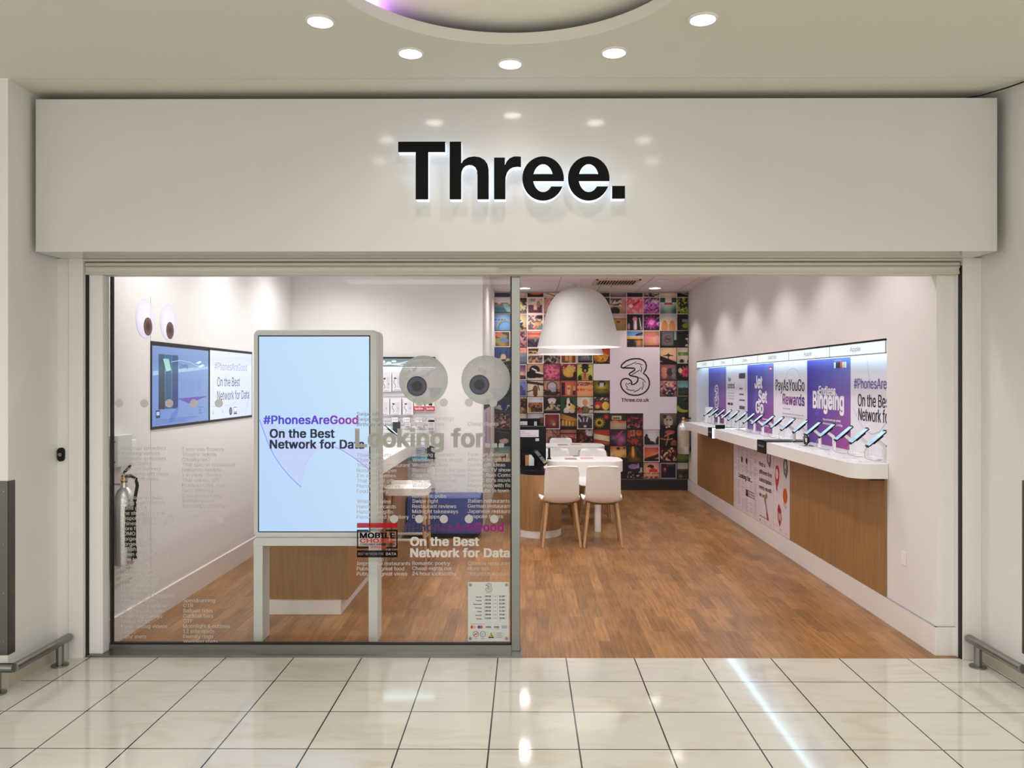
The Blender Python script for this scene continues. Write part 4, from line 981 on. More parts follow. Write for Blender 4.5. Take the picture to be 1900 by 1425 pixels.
 (9,0): 'g 201c1e 161414;l .1 .9 .9 .8 .03 6a6468;d .6 .3 .3 .16 c8bcb4;d .4 .6 .35 .2 2c282a', (9,1): 'g 2a2020 1a1414', (9,2): 'g 2a2020 1a1414', (9,3): 'g c88c84 b87a74;r .25 .1 .8 .55 5c5458;l .5 .95 1 .4 .03 4a3030;n 6 .2 8a5a54 10 .5 1', (9,4): 'g d88a70 8a3434;r 0 .72 1 .8 6a2028;n 5 .5 d8a890 12 .45 .7;n 7 .4 3a181c 12 .1 .45;d .6 .5 .14 .06 c83050', (9,5): 'g 6a3020 2a1612;d .8 .85 .3 .25 d8cfcc;d .3 .5 .1 .4 8a3c20;n 6 .3 c05a2c 10 0 .5;n 3 .3 1a0e0c 9', (9,6): 'g c8442c a03420;l 0 .6 1 .42 .16 e4d4b0;h .25 b0663c;h .12 8a4a28', (9,7): 'g 3a2038 2a1828;e .7 .4 .35 .35 b06a94;l .4 .55 .7 .9 .035 e03088;l .45 .55 .75 .9 .03 c83a88;d .6 .1 .12 .1 d02a78;e .2 .5 .2 .15 8a5a80', (9,8): 'g 5a3030 2c1a1a;r .2 .6 .5 .98 a8a084;d .75 .8 .2 .2 c85a34;d .5 .3 .22 .14 b02c30;n 4 .25 a8402c 9;d .15 .75 .1 .3 c03444', (9,9): 'g e0dce8 d8d0d8;d .1 .2 .35 .4 2a1620;d .45 .05 .3 .25 2c1820;d .95 .2 .2 .4 2a1820;d .2 .6 .08 .14 3a1c24;b d8b8bc', (9,10): 'g 20120f 180e0c;d .6 .85 .3 .14 b06048;d .4 .45 .38 .08 d09880;d .4 .5 .32 .08 2c1612;l .3 .6 .8 .85 .05 c87a5c;l .5 .6 .35 .0 .03 c89070;d .85 .12 .2 .25 a86048', (9,11): 'g 1a1412 140f0d',
 (10,0): 'g 5a9ca8 e0b888;e .6 .3 .5 .3 e4bc90;d .6 .4 .2 .14 8a4a2c;l .45 .2 .5 .4 .03 6a3420;l .72 .2 .7 .4 .03 6a3420;v .25', (10,1): 'g 2a2020 1a1414', (10,2): 'g 2a2020 1a1414', (10,3): 'g 6a5040 3a2a20', (10,4): 'g 7a5048 3a2420', (10,5): 'g 6a4a3c 3a261c', (10,6): 'g 201812 16100c;d .4 .4 .5 .3 a87c40;n 4 .4 7a5428 8 .1 .6', (10,7): 'g e8a864 e4a050;r 0 .8 1 1 dc9060;d .5 .85 .12 .08 2a1610;r .78 .85 .95 .92 3a1c14;l .05 .5 .95 .6 .16 eebc78;d .1 .45 .12 .14 f0dcc4;h .3 2c1c18;d .2 .35 .12 .1 d89050;d .85 .4 .12 .1 d89050', (10,8): 'g 2a2018 1c140f;e .38 .5 .16 .45 d88420;l .38 .95 .4 .3 .06 f0a840;e .5 .15 .5 .2 6a5020;l .6 .9 .95 .4 .02 7a4030;l .15 .5 .05 .3 .02 a86a20', (10,9): 'g c8584c e88a50;e .85 .42 .12 .12 f8d868;e .8 .45 .3 .12 f0a048;l 0 .1 1 .45 .1 3a1a1c;h .22 2c1418;b e4d0d4', (10,10): 'g 2a1416 1e100f;n 6 .4 8a2c28 10 .15 .85;n 8 .3 d8c49c 11 .1 .75;d .7 .85 .08 .07 e0cca0', (10,11): 'g 1c2418 1a2012;h .5 7a8c34;h .2 5a6a24;n 3 .4 20280f 9 .45 .6',
 (11,0): 'g 2c3058 20223e;e .6 .5 .5 .4 3a3a68', (11,1): 'g 2a2020 1a1414', (11,2): 'g 2a2020 1a1414', (11,3): 'g 3a2820 2a1c16', (11,4): 'g 3a2820 2a1c16', (11,5): 'g 3a2820 2a1c16', (11,6): 'g b88060 6a3c28;r .3 .6 .8 .9 e0ccb8;r .4 .65 .6 .85 3a1c14;h .3 8a4c30', (11,7): 'g 2a1c1c 241614', (11,8): 'g 1c141a 1a1016;d .4 .75 .3 .16 9a78b0;r .65 .65 .75 .95 c0a0c8;n 6 .35 3a2024 10 .1 .6;n 4 .2 d8b8a0 11 .05 .45;r .82 .4 .95 .7 d8ccb0', (11,9): 'g f0b494 ecaa8a;d .45 .75 .2 .12 2a1418;d .35 .6 .12 .12 ecaa8a;r .35 .42 .85 .58 d8303c;d .6 .55 .14 .12 d8303c;n 6 .5 6a2c34 14 .3 .38;n 3 .5 7a4c48 14 .02 .15', (11,10): 'g 1c1a30 141424;r .4 .85 .85 .97 b04828;r .4 .76 .85 .8 4a5a3a;e .28 .55 .1 .16 d8304a;l .28 .5 .26 .2 .02 8a2848;d .3 .6 .04 .04 f0a080;b a8a0b8', (11,11): 'g d8d4c8 b8ac94;h .6 4a4c2c;h .5 2c2a1c;n 4 .3 40401f 9 .1 .5;d .2 .15 .12 .1 6a6858',
}
YM = YB - .012
cols_px = [917, 947.4, 977.9, 1008.8, 1039.6, 1070.2, 1101, 1131.6, 1162.5, 1193.2, 1224.2, 1255.6, 1277]
rows_px = [543, 551.8, 582.7, 613.8, 644.6, 675.2, 705.8, 736.2, 766.8, 797, 827.4, 858, 888.6]
mu = thing('photo_mural', 'wallpaper of square snapshots with a white centre and outlined numeral on the back wall', 'mural', ((gx(917, YM) + WR) / 2, YM, .0))
b = MB(); x0, x1 = XC + .003, gx(1277, YM)
b.box(x0, x1, YM + .001, YB - .001, gz(888.6, YM), gz(542.5, YM), col=C('160f0f'))
# white field in the middle of the collage
FM = front(0, YM, 0)
WHITE_CELLS = {(3, 7)} | {(4, c) for c in (7, 8, 9)} | {(5, c) for c in (6, 7, 8, 9)} | {(6, c) for c in (7, 8, 9)} | {(7, c) for c in (7, 8, 9, 10)} | {(8, 9)}
for r_, c_ in WHITE_CELLS:
    b.rect(FM, gx(cols_px[c_], YM), gz(rows_px[r_ + 1], YM), gx(cols_px[c_ + 1], YM), gz(rows_px[r_], YM), .0, C('eadfe6'))
build('wallpaper', b, M_PRINT, mu, 0)
b = MB()
full_w = 30.75; full_h = 30.7
lightgap = {(0, k) for k in range(12)} | {(1, k) for k in range(12)} | {(2, k) for k in range(1, 12)} | {(3, 2), (3, 8), (3, 9), (4, 2), (4, 4)}
for (r_, c_), spec in T.items():
    if (r_, c_) in WHITE_CELLS: continue
    im = paint(spec)
    xa, xb = gx(cols_px[c_], YM), gx(cols_px[c_ + 1], YM); za, zb = gz(rows_px[r_ + 1], YM), gz(rows_px[r_], YM)
    if (r_, c_) in lightgap: b.rect(FM, xa, za, xb, zb, .0003, C('e2cfcc'))
    g = .005; xa += g; xb -= g; za += g; zb -= g
    nx = NT if c_ < 11 else 22; ny = NT if r_ else 9
    v = []; cs = []; f = []
    for j in range(ny):
        for i in range(nx):
            v.append(FM.p(xa + (xb - xa) * i / (nx - 1), za + (zb - za) * j / (ny - 1), .0008)); cs.append(tuple(im[j if r_ else int(j * NT / ny), i]))
    for j in range(ny - 1):
        for i in range(nx - 1):
            o = j * nx + i; f.append((o, o + 1, o + nx + 1, o + nx))
    b.add(v, f, 0, cs)
b.text(FM, 'CAUTION', gx(1116.5, YM), gz(725, YM), .028, w=.155, n=.0012, bold=.02, col=C('1c180c'), align='c')
b.text(FM, 'THANKS', gx(1085.5, YM), gz(723.5, YM), .022, w=.16, n=.0012, bold=.01, col=C('e04a5c'), align='c')
b.text(FM, 'the perfect', gx(1086, YM), gz(714, YM), .02, w=.15, n=.0012, col=C('5a3030'), align='c')
build('snapshot_print', b, M_PRINT, mu, 0)
b = MB(); hh = gz(665.5, YM) - gz(733.5, YM)
s = hh / 1.24
logo3(b, FM, gx(1150.8, YM), gz(733.5, YM), hh, C('1a1016'), .047, .0015)
build('logo', b, M_PRINT, mu, 0)
b = MB(); b.text(FM, 'Three.co.uk', gx(1178.5, YM), gz(745.3, YM), .052, w=gx(1204, YM) - gx(1153, YM), n=.0015, bold=.02, col=C('1c141a'), align='c')
build('lettering', b, M_PRINT, mu, 0)
struct(build('baseboard_back', MB().box(XC, WR, YM - .006, YB, 0, gz(889.5, YM)), mat('black_skirting', (.012, .011, .012), .4), smooth=0))
struct(build('trim_7', MB().box(gx(1277.3, YM), WR, YM - .02, YB, 0, SHOP_H), M_WALL, smooth=0))

# ------------------------------------------------------------------ shop ceiling fittings
def shop_light(p, lab):
    t = thing('ceiling_downlight', lab, 'ceiling light', (p[0], p[1], SHOP_H - .012), 'downlights in the shop ceiling')
    m = MB(); m.lathe([(.085, SHOP_H - .001), (.105, SHOP_H - .001), (.103, SHOP_H - .007), (.088, SHOP_H - .011), (.085, SHOP_H - .006)], (p[0], p[1], 0), 28, closed=True); build('trim_ring', m, M_TRIM, t)
    m = MB(); m.lathe([(0, SHOP_H - .010), (.05, SHOP_H - .009), (.084, SHOP_H - .005), (.084, SHOP_H - .001)], (p[0], p[1], 0), 28); build('lens', m, M_LAMP2, t)
for i, p in enumerate(SHOP_LIGHTS):
    lab = 'glowing downlight in the shop ceiling in front of the mural, right of the vent' if i == 0 else 'glowing downlight in the shop ceiling just right of the steel window post' if i == 6 else \
        'shop ceiling downlight hidden above the fascia'
    shop_light(p, lab)
yv = 10.85; xa, xb = gx(1103, yv), gx(1184, yv)
t = thing('air_vent', 'slatted cream air vent in the shop ceiling behind the pendant lamp', 'vent', ((xa + xb) / 2, yv, SHOP_H - .02))
m = MB()
for q in ((xa, xa + .03, yv - .29, yv + .29), (xb - .03, xb, yv - .29, yv + .29), (xa, xb, yv - .29, yv - .265), (xa, xb, yv + .265, yv + .29)): m.box(q[0], q[1], q[2], q[3], SHOP_H - .018, SHOP_H - .001)
build('frame', m, mat('cream_vent_metal', (.72, .60, .45), .5), t, 0)
m = MB(); m.box(xa + .03, xb - .03, yv - .265, yv + .265, SHOP_H - .003, SHOP_H - .001); build('duct', m, M_BLACK, t, 0)
for k in range(14):
    xx = xa + .045 + k * (xb - xa - .09) / 13
    m = MB(); m.add([(xx - .008, yv - .265, SHOP_H - .016), (xx + .012, yv - .265, SHOP_H - .004), (xx + .012, yv + .265, SHOP_H - .004), (xx - .008, yv + .265, SHOP_H - .016),
                     (xx - .006, yv - .265, SHOP_H - .017), (xx + .014, yv - .265, SHOP_H - .005), (xx + .014, yv + .265, SHOP_H - .005), (xx - .006, yv + .265, SHOP_H - .017)],
                    [(0, 1, 2, 3), (7, 6, 5, 4), (0, 4, 5, 1), (1, 5, 6, 2), (2, 6, 7, 3), (3, 7, 4, 0)])
    build('slat', m, bpy.data.materials['cream_vent_metal'], t, 0)
m = MB(); q = at(1150, 512, 1); ys = 1.36 * FPX / (VY - 512); m.lathe([(.14, SHOP_H - .001), (.14, SHOP_H - .006), (.12, SHOP_H - .008), (.0, SHOP_H - .008)][::-1], (gx(1150, ys), ys, 0), 32)
tag(build('ceiling_speaker', m, M_TRIM), 'flat round white speaker in the shop ceiling above the vent', 'speaker')
ys = 1.345 * FPX / (VY - 521.5)
m = MB(); m.lathe([(.065, SHOP_H - .001), (.065, SHOP_H - .012), (.05, SHOP_H - .022), (.03, SHOP_H - .03), (.001, SHOP_H - .032)], (gx(1228, ys), ys, 0), 28)
tag(build('smoke_detector', m, M_TRIM), 'small round smoke detector in the shop ceiling right of the vent', 'smoke detector')
ys = 1.30 * FPX / (VY - 535)
m = MB(); m.lathe([(.02, SHOP_H - .001), (.02, SHOP_H - .004), (.004, SHOP_H - .006), (.004, SHOP_H - .03), (.012, SHOP_H - .032), (.012, SHOP_H - .034), (.001, SHOP_H - .034)], (gx(1134, 11.2), 11.2, 0), 14)
tag(build('sprinkler_head', m, M_STEEL), 'tiny sprinkler head in the shop ceiling below the vent', 'sprinkler')

# ------------------------------------------------------------------ pendant lamps
def pendant(x, y, lab):
    z0 = 2.0
    t = thing('pendant_lamp', lab, 'pendant lamp', (x, y, z0), 'bell pendants over the tables')
    outp = [(.458, 0), (.452, .012), (.36, .36), (.335, .44), (.30, .51), (.25, .57), (.19, .61), (.12, .637), (.05, .65), (.012, .652)]
    inn = [(r_ - .012 if r_ > .02 else r_, h - (.012 if i > 5 else 0)) for i, (r_, h) in enumerate(outp)][::-1]
    m = MB(); m.lathe(outp, (x, y, z0), 64)
    m.f = [f for f in m.f if len(f) < 10]; m.m = m.m[:len(m.f)]
    build('lamp_shade', m, M_SHADE, t)
    m = MB(); m.lathe(inn + [(.458, 0)], (x, y, z0), 64); m.f = [f for f in m.f if len(f) < 10]; m.m = m.m[:len(m.f)]
    build('shade_lining', m, M_SHADEIN, t)
    m = MB(); m.lathe([(.001, .30), (.05, .32), (.06, .37), (.05, .42), (.03, .46), (.03, .60)], (x, y, z0), 20); build('bulb', m, M_LAMP2, t)
    m = MB(); m.tube([(x, y, z0 + .65), (x, y, SHOP_H - .02)], .004, 8); build('cord', m, M_TRIM, t)
    m = MB(); m.cyl((x, y, SHOP_H - .025), .06, .024, 24); build('ceiling_rose', m, M_TRIM, t)
pendant(.58, 8.73, 'large white bell pendant lamp hanging nearest over the front round-ended table')
pendant(.61, 11.0, 'large white bell pendant lamp hanging farther back over the rear table')

# ------------------------------------------------------------------ tables, till desk, chairs
def table(y0, y1, x0, x1, xl, lab):
    t = thing('meeting_table', lab, 'table', ((x0 + x1) / 2, (y0 + y1) / 2, 0), 'white tables under the pendants')
    pts = []
    cx, cy, rx, ry = (x0 + x1) / 2, (y0 + y1) / 2, (x1 - x0) / 2, (y1 - y0) / 2
    for k in range(64):
        a = 2 * PI * k / 64; c_, s_ = math.cos(a), math.sin(a); e = .52
        pts.append((cx + rx * math.copysign(abs(c_) ** e, c_), cy + ry * math.copysign(abs(s_) ** e, s_)))
    m = MB(); m.prism(flat(0, 0, 0), pts, .665, .78)
    build('table_top', m, M_WHITE, t, 40)
    for xx in xl:
        m = MB(); m.cyl((xx, cy - .06, .001), .036, .665, 24); build('leg', m, M_WHITE, t)
table(8.42, 9.06, .235, 1.045, (.78,), 'front white round-ended table with thick edge behind the two nearest chairs')
table(10.38, 11.05, .20, 1.045, (.78, .40), 'rear white round-ended table with thick edge close to the mural')
def leaflet(x, y, lab):
    m = MB(); m.box(x - .17, x + .17, y - .12, y + .12, .7805, .783, col=C('efe8ea'))
    f = flat(x, y, 0)
    m.rect(f, -.16, -.11, -.02, .11, .784, C('c9bcc0')); m.rect(f, .02, .02, .16, .11, .784, C('c86a70')); m.rect(f, .02, -.11, .16, 0, .784, C('ddd0d4'))
    for q in range(5): m.rect(f, -.15, -.09 + q * .035, -.03, -.08 + q * .035, .785, C('7a6a70'))
    tag(build('leaflet', m, M_PRINT, None, 0), lab, 'leaflet', 'leaflets on the tables')
leaflet(.58, 8.75, 'printed leaflet lying on the front white table')
leaflet(.58, 10.7, 'printed leaflet lying on the rear white table')

td = thing('till_desk', 'narrow oak till desk with rounded front and white plinth, holding the black terminals', 'desk', (.14, 8.9, 0))
def pill(x0, x1, y0, y1, n=40, back=True):
    cx, r_ = (x0 + x1) / 2, (x1 - x0) / 2; ry = r_ * 1.25
    return [(cx + r_ * math.cos(R(a)), y0 + ry + ry * math.sin(R(a))) for a in np.linspace(180, 360, n)] + ([(x1, y1), (x0, y1)] if not back else [(x1, 8.97), (.12, 8.97), (.12, y1), (x0, y1)])
m = MB(); m.prism(flat(0, 0, 0), pill(-.10, .385, 8.28, 9.75), .075, .655); build('body', m, M_OAK, td, 40)
m = MB(); m.prism(flat(0, 0, 0), pill(-.095, .38, 8.285, 9.745), .0, .075); build('plinth', m, M_WHITE, td, 40)
m = MB(); m.prism(flat(0, 0, 0), [(-.10, 9.75), (-.10, 8.56), (-.05, 8.40), (.02, 8.32), (.14, 8.285), (.195, 8.285), (.195, 8.97), (.12, 8.97), (.12, 9.75)], .656, .70); build('desk_top', m, M_BLACK, td, 30)

def monitor(x0, x1, y, z0, z1, lab, sheets):
    t = thing('till_monitor', lab, 'monitor', ((x0 + x1) / 2, y, .701), 'black till monitors')
    m = MB(); m.rbox(x0, x1, y - .02, y + .035, z0, z1, .012, 3); build('casing', m, M_BLACK, t, 35)
    m = MB(); m.rbox((x0 + x1) / 2 - .06, (x0 + x1) / 2 + .06, y + .0, y + .05, .715, z0 + .05, .008, 2); build('neck', m, M_BLACK, t, 35)
    m = MB(); m.rbox((x0 + x1) / 2 - .11, (x0 + x1) / 2 + .11, y - .06, y + .12, .701, .716, .005, 2); build('foot', m, M_BLACK, t, 35)
    for sx0, sx1, sz0, sz1 in sheets:
        m = MB(); m.box(sx0, sx1, y - .0225, y - .0205, sz0, sz1, col=C('d8d2dc'))
        f = front(sx0, y - .0226, sz0); ww, h2 = sx1 - sx0, sz1 - sz0
        for q in range(3): m.rect(f, ww * .08, h2 * (.2 + .25 * q), ww * (.9 - .2 * q), h2 * (.28 + .25 * q), .0006, C('a8a2b0'))
        build('note_sheet', m, M_PRINT, t, 0)
yA = 8.80
monitor(-.16, gx(1013, yA), yA, .722, gz(790.5, yA), 'front black till monitor with a white notice stuck on its back', [(-.155, gx(999.5, yA), gz(810.5, yA), gz(797.5, yA)), (gx(993.5, yA), gx(1000, yA), gz(818, yA), gz(813, yA))])
yB = 9.55
monitor(-.16, gx(1003, yB), yB, .735, gz(776, yB), 'rear black till monitor peeking above the front one', [(-.15, gx(978.5, yB), gz(788.5, yB), gz(781.5, yB)), (gx(991, yB), gx(996, yB), gz(789.5, yB), gz(782, yB))])
yC = 8.44
t = thing('leaflet_box', 'black box holding brown and white leaflets at the front of the till desk', 'box', (gx(982, yC), yC, .701))
m = MB(); x0, x1 = gx(968, yC), gx(998, yC)
m.box(x0, x1, yC + .06, yC + .07, .701, gz(842, yC)); m.box(x0, x0 + .008, yC, yC + .06, .701, gz(843, yC)); m.box(x1 - .008, x1, yC, yC + .06, .701, gz(846, yC)); m.box(x0, x1, yC - .008, yC, .701, gz(864, yC)); m.box(x0, x1, yC, yC + .06, .701, .706)
build('holder', m, M_BLACK, t, 0)
m = MB(); m.box(gx(974.5, yC), gx(981, yC), yC + .01, yC + .014, .707, gz(844.5, yC), col=C('b07a48')); build('brown_leaflet', m, M_PRINT, t, 0)
m = MB(); m.add([(gx(981, yC), yC + .006, .71), (gx(991, yC), yC + .006, .71), (gx(991, yC), yC + .006, gz(851, yC)), (gx(986, yC), yC + .006, gz(844, yC)), (gx(981.5, yC), yC + .006, gz(843.5, yC)),
                  (gx(981, yC), yC + .009, .71), (gx(991, yC), yC + .009, .71), (gx(991, yC), yC + .009, gz(851, yC)), (gx(986, yC), yC + .009, gz(844, yC)), (gx(981.5, yC), yC + .009, gz(843.5, yC))],
                 [(0, 1, 2, 3, 4), (9, 8, 7, 6, 5), (0, 5, 6, 1), (1, 6, 7, 2), (2, 7, 8, 3), (3, 8, 9, 4), (4, 9, 5, 0)], 0, C('dfe4ea')); build('white_leaflet', m, M_PRINT, t, 0)
t = thing('card_reader', 'black card payment terminal tilted on a stand beside the leaflet box', 'card reader', (gx(1001, 8.46), 8.46, .701))
m = MB(); m.tube([(gx(1000, 8.36) + .01, 8.37, .702), (gx(1000, 8.36) + .01, 8.37, .80)], .016, 12); m.cyl((gx(1000, 8.36) + .01, 8.37, .7011), .045, .008, 20); build('stand', m, M_BLACK, t)
F = Frame((gx(999, 8.36) + .01, 8.33, .83), (.62, -.25, -.74), (.5, .85, .12)); F.R.normalize(); F.U = (F.U - F.R * F.U.dot(F.R)).normalized(); F.N = F.R.cross(F.U)
m = MB(); m.prism(F, rrect(-.095, -.04, .095, .04, .012, 4), -.02, .02); build('body', m, M_BLACK, t, 35)
m = MB(); m.rect(F, -.075, -.032, -.015, .032, .0205, C('50555c'))
for i in range(4):
    for j in range(3): m.rect(F, .005 + i * .02, -.03 + j * .021, .02 + i * .02, -.014 + j * .021, .0205, C('c8a468' if i == 3 else '7a7c84'))
build('keypad', m, M_PRINT, t, 0)
m = MB(); m.rbox(gx(1017, 8.75), gx(1021, 8.75), 8.72, 8.78, gz(855, 8.75), gz(831, 8.75), .006, 2); m.rbox(gx(1015.5, 8.75), gx(1022.5, 8.75), 8.70, 8.80, .7815, .79, .002, 1); m.tube([(gx(1019, 8.75), 8.75, .789), (gx(1019, 8.75), 8.75, gz(853, 8.75))], .006, 8)
tag(build('till_scanner', m, M_BLACK), 'small black scanner standing beside the front till monitor on the table edge', 'scanner')

def make_chair():
    t = thing('shell_chair', '', 'chair')
    prof = [(-.263, .808, .118), (-.2625, .803, .143), (-.260, .786, .156), (-.246, .72, .163), (-.226, .64, .165), (-.206, .56, .167), (-.188, .50, .170), (-.160, .455, .176), (-.115, .432, .185), (-.05, .428, .190), (.03, .432, .198), (.11, .438, .204), (.17, .442, .205), (.205, .438, .200), (.222, .425, .185)]
    n = 13; v = []; f = []
    for i, (y, z, hw) in enumerate(prof):
        for j in range(n):
            s_ = -1 + 2 * j / (n - 1); cur = abs(s_) ** 2.6
            k = i / (len(prof) - 1)
            if i < 7: v.append((s_ * hw, y + .03 * cur * min(1, i / 2), z))
            else: v.append((s_ * hw, y + .02 * cur * (1 - k), z + .035 * cur * (1 if i < 13 else .3)))
    f = [(i * n + j, i * n + j + 1, (i + 1) * n + j + 1, (i + 1) * n + j) for i in range(len(prof) - 1) for j in range(n - 1)]
    bm = bmesh.new(); vs = [bm.verts.new(q) for q in v]
    for q in f: bm.faces.new([vs[i] for i in q])
    bmesh.ops.recalc_face_normals(bm, faces=bm.faces)
    bmesh.ops.solidify(bm, geom=bm.faces[:], thickness=.013)
    bm.verts.index_update()
    m = MB(); m.add([tuple(q.co) for q in bm.verts], [tuple(q.index for q in p.verts) for p in bm.faces]); bm.free()
    build('shell', m, M_PLASTIC, t, 50)
    m = MB()
    for a_, c_ in (((-.135, -.125), (.135, -.125)), ((-.135, .12), (.135, .12)), ((-.135, -.125), (-.135, .12)), ((.135, -.125), (.135, .12))): m.tube([a_ + (.420,), c_ + (.420,)], .010, 8)
    build('under_frame', m, M_DARKWOOD, t)
    for a in (-1, 1):
        for (ya, yb, zt) in ((-.125, -.215, .428), (.12, .19, .428)):
            m = MB(); m.tube([(a * .137, ya, zt), (a * .187, yb, .001)], [.019, .013], 12); build('leg', m, M_OAKLEG, t)
    return t
ch0 = make_chair()
CH = [((.345, 8.03), 2, 'white shell chair with oak legs, nearest the entrance and beside the till desk'), ((.765, 8.03), -2, 'white shell chair with oak legs, nearest the entrance and away from the till desk'),
      ((.37, 9.42), 180, 'white shell chair tucked behind the front table on the till side'), ((.81, 9.42), 180, 'white shell chair tucked behind the front table on the aisle side'),
      ((.37, 10.06), 0, 'white shell chair backing on the front table, till side of the rear table'), ((.81, 10.06), 0, 'white shell chair backing on the front table, aisle side of the rear table'),
      ((.51, 11.40), 180, 'white shell chair facing us behind the rear table against the mural')]
for i, ((x, y), a, lab) in enumerate(CH):
    if i == 0: o = ch0; o.location = (x, y, 0); o.rotation_euler.z = R(a); o['label'] = lab; o['group'] = 'white shell chairs at the tables'
    else: dup(ch0, (x, y, 0), (0, 0, R(a)), lab, 'white shell chairs at the tables')
# far fire extinguisher
def extinguisher(x, y, z0, H, r_, lab, tagcol, label_side):
    t = thing('fire_extinguisher', lab, 'fire extinguisher', (x, y, z0))
    m = MB(); m.lathe([(r_ * .9, 0), (r_, .02), (r_, H), (r_ * .92, H + .03), (r_ * .7, H + .065), (r_ * .35, H + .085), (r_ * .3, H + .12)], (x, y, z0), 32); build('cylinder', m, M_EXT, t)
    m = MB(); m.lathe([(r_ * .32, H + .115), (r_ * .36, H + .13), (r_ * .3, H + .155), (r_ * .2, H + .165)], (x, y, z0), 16); m.tube([(x, y, z0 + H + .15), (x + .05, y - .01, z0 + H + .155)], .011, 8); build('valve', m, M_BRASS, t)
    m = MB(); m.tube([(x - .01, y, z0 + H + .165), (x + .035, y - .02, z0 + H + .205), (x + .055, y - .03, z0 + H + .225)], [.008, .009, .007], 8); m.tube([(x, y, z0 + H + .155), (x + .055, y - .03, z0 + H + .165)], .007, 8); build('handle', m, M_BLACK, t)
    m = MB(); m.tube([(x + .05, y - .012, z0 + H + .155), (x + r_ + .03, y - .03, z0 + H + .14), (x + r_ + .04, y - .035, z0 + H + .10), (x + r_ + .025, y - .035, z0 + H + .02), (x + r_ + .022, y - .035, z0 + H - .1), (x + r_ + .02, y - .03, z0 + H * .25)], .010, 8)
    m.tube([(x + r_ + .02, y - .03, z0 + H * .3), (x + r_ + .018, y - .03, z0 + .04)], [.013, .016], 10)
    build('hose', m, M_BLACK, t)
    m = MB(); k = 12; aa = [R(label_side + q * 85 / k) for q in range(k + 1)]
    v = [(x + (r_ + .0015) * math.cos(a), y + (r_ + .0015) * math.sin(a), z0 + zz) for zz in (H * .3, H * .93) for a in aa]
    m.add(v, [(i, i + 1, k + 2 + i, k + 1 + i) for i in range(k)], 0, tagcol); build('instruction_label', m, M_GLOSS, t)
    return t
extinguisher(gx(1268, 11.86), 11.86, gz(842, 11.86), .38, .09, 'steel fire extinguisher hanging on the mural beside the far end of the counter', C('b8a894'), 230)
# ------------------------------------------------------------------ left wall: screens, eyes, fittings
def lw(px): return WL * FPX / (px - VX)   # depth on the left wall of a pixel column
LX = WL
def eye(mb_, F, cx, cy, r_, ix, iy, ir, white, rim, iris, pupil, n=.001):
    k = 48
    v = [F.p(cx, cy, n)] + [F.p(cx + r_ * .55 * math.cos(2 * PI * j / k), cy + r_ * .55 * math.sin(2 * PI * j / k), n) for j in range(k)] + [F.p(cx + r_ * math.cos(2 * PI * j / k), cy + r_ * math.sin(2 * PI * j / k), n) for j in range(k)]
    cs = [white] + [white] * k + [rim] * k
    f = [(0, 1 + j, 1 + (j + 1) % k) for j in range(k)] + [(1 + j, 1 + k + j, 1 + k + (j + 1) % k, 1 + (j + 1) % k) for j in range(k)]
    mb_.add(v, f, 0, cs)
for (cy, cz, r_, iy, iz, lab) in ((5.355, 2.046, .134, 5.39, 1.995, 'printed lilac eyeball sticker with brown iris on the wall, nearer the window'), (5.70, 2.046, .130, 5.725, 1.990, 'printed lilac eyeball sticker with brown iris on the wall, above the dark screen edge')):
    t = thing('eyeball_sticker', lab, 'sticker', (LX + .001, cy, cz - r_), 'eyeball stickers on the shop wall')
    F = leftwall(LX, cy, cz); b = MB(); eye(b, F, 0, 0, r_, 0, 0, 0, C('f2eefa'), C('e2dbf6'), None, None); build('eye_white', b, M_PRINT, t, 0)
    b = MB(); dx, dz = iy - cy, iz - cz
    b.disc(F, dx, dz, .061, None, .002, C('4a3030')); eye(b, F, dx, dz, .054, 0, 0, 0, C('4a302a'), C('7c5648'), None, None, .003); b.disc(F, dx, dz, .022, None, .004, C('2a1c1a')); build('iris', b, M_PRINT, t, 0)
# two wall screens
def screen(y0, y1, z0, z1, lab):
    t = thing('wall_screen', lab, 'screen', (LX + .02, (y0 + y1) / 2, z0), 'screens on the left wall')
    b = MB(); b.rbox(LX + .001, LX + .007, y0, y1, z0, z1, .001, 1); build('bezel', b, M_BLACK, t, 0)
    return t, leftwall(LX + .0073, y0, z0)
y0, y1, y2 = 5.425, 6.42, 7.43
t, F = screen(y0, y1 - .006, 1.295, 1.90, 'dark blue wall screen showing three tall phones, nearer the window')
W, H = y1 - .006 - y0, .605
b = MB(); b.grad(F, .012, .02, W - .012, H - .030, .0005, C('6f8fcc'), C('7f9bd2'), C('7c96cc'), C('8ea9d8'), 6)
b.poly(F, [(.02, .37), (W - .02, .43), (W - .02, .45), (.02, .40)], .0008, C('a9c8e4'))
for q, c in enumerate(('2e3340', '2f567c', '2c3a72')):
    xo = .105 + q * .105; b.grad(F, xo, .135, xo + .10, .52, .0012 + q * .0004, C(c), C(c), mixc(C(c), C('5a86a8'), .35), mixc(C(c), C('5a86a8'), .35), 3)
b.poly(F, [(.17, .49), (.26, .49), (.30, .41), (.22, .40)], .0026, C('a9d8d2'))
b.text(F, 'Lovely', .44, .43, .035, n=.0026, col=C('32325a'), w=.15)
b.poly(F, [(.40, .205), (W - .02, .215), (W - .20, .19), (.60, .165)], .0026, C('6d52b4')); b.poly(F, [(.26, .04), (.30, .09), (.42, .15), (.40, .09), (.34, .04)], .0026, C('5f82cc'))
for q in range(3): b.text(F, ('Pre-order', 'yours now', 'in store'), .78, .0, .01) if False else b.text(F, ('Pre-order', 'today', 'in store')[q], .78, .125 - q * .022, .014, n=.0026, col=C('3e4470'))
b.rect(F, .06, .075, .125, .13, .0026, C('343a66')); b.rect(F, .07, .095, .115, .12, .0028, C('c2cfee'))
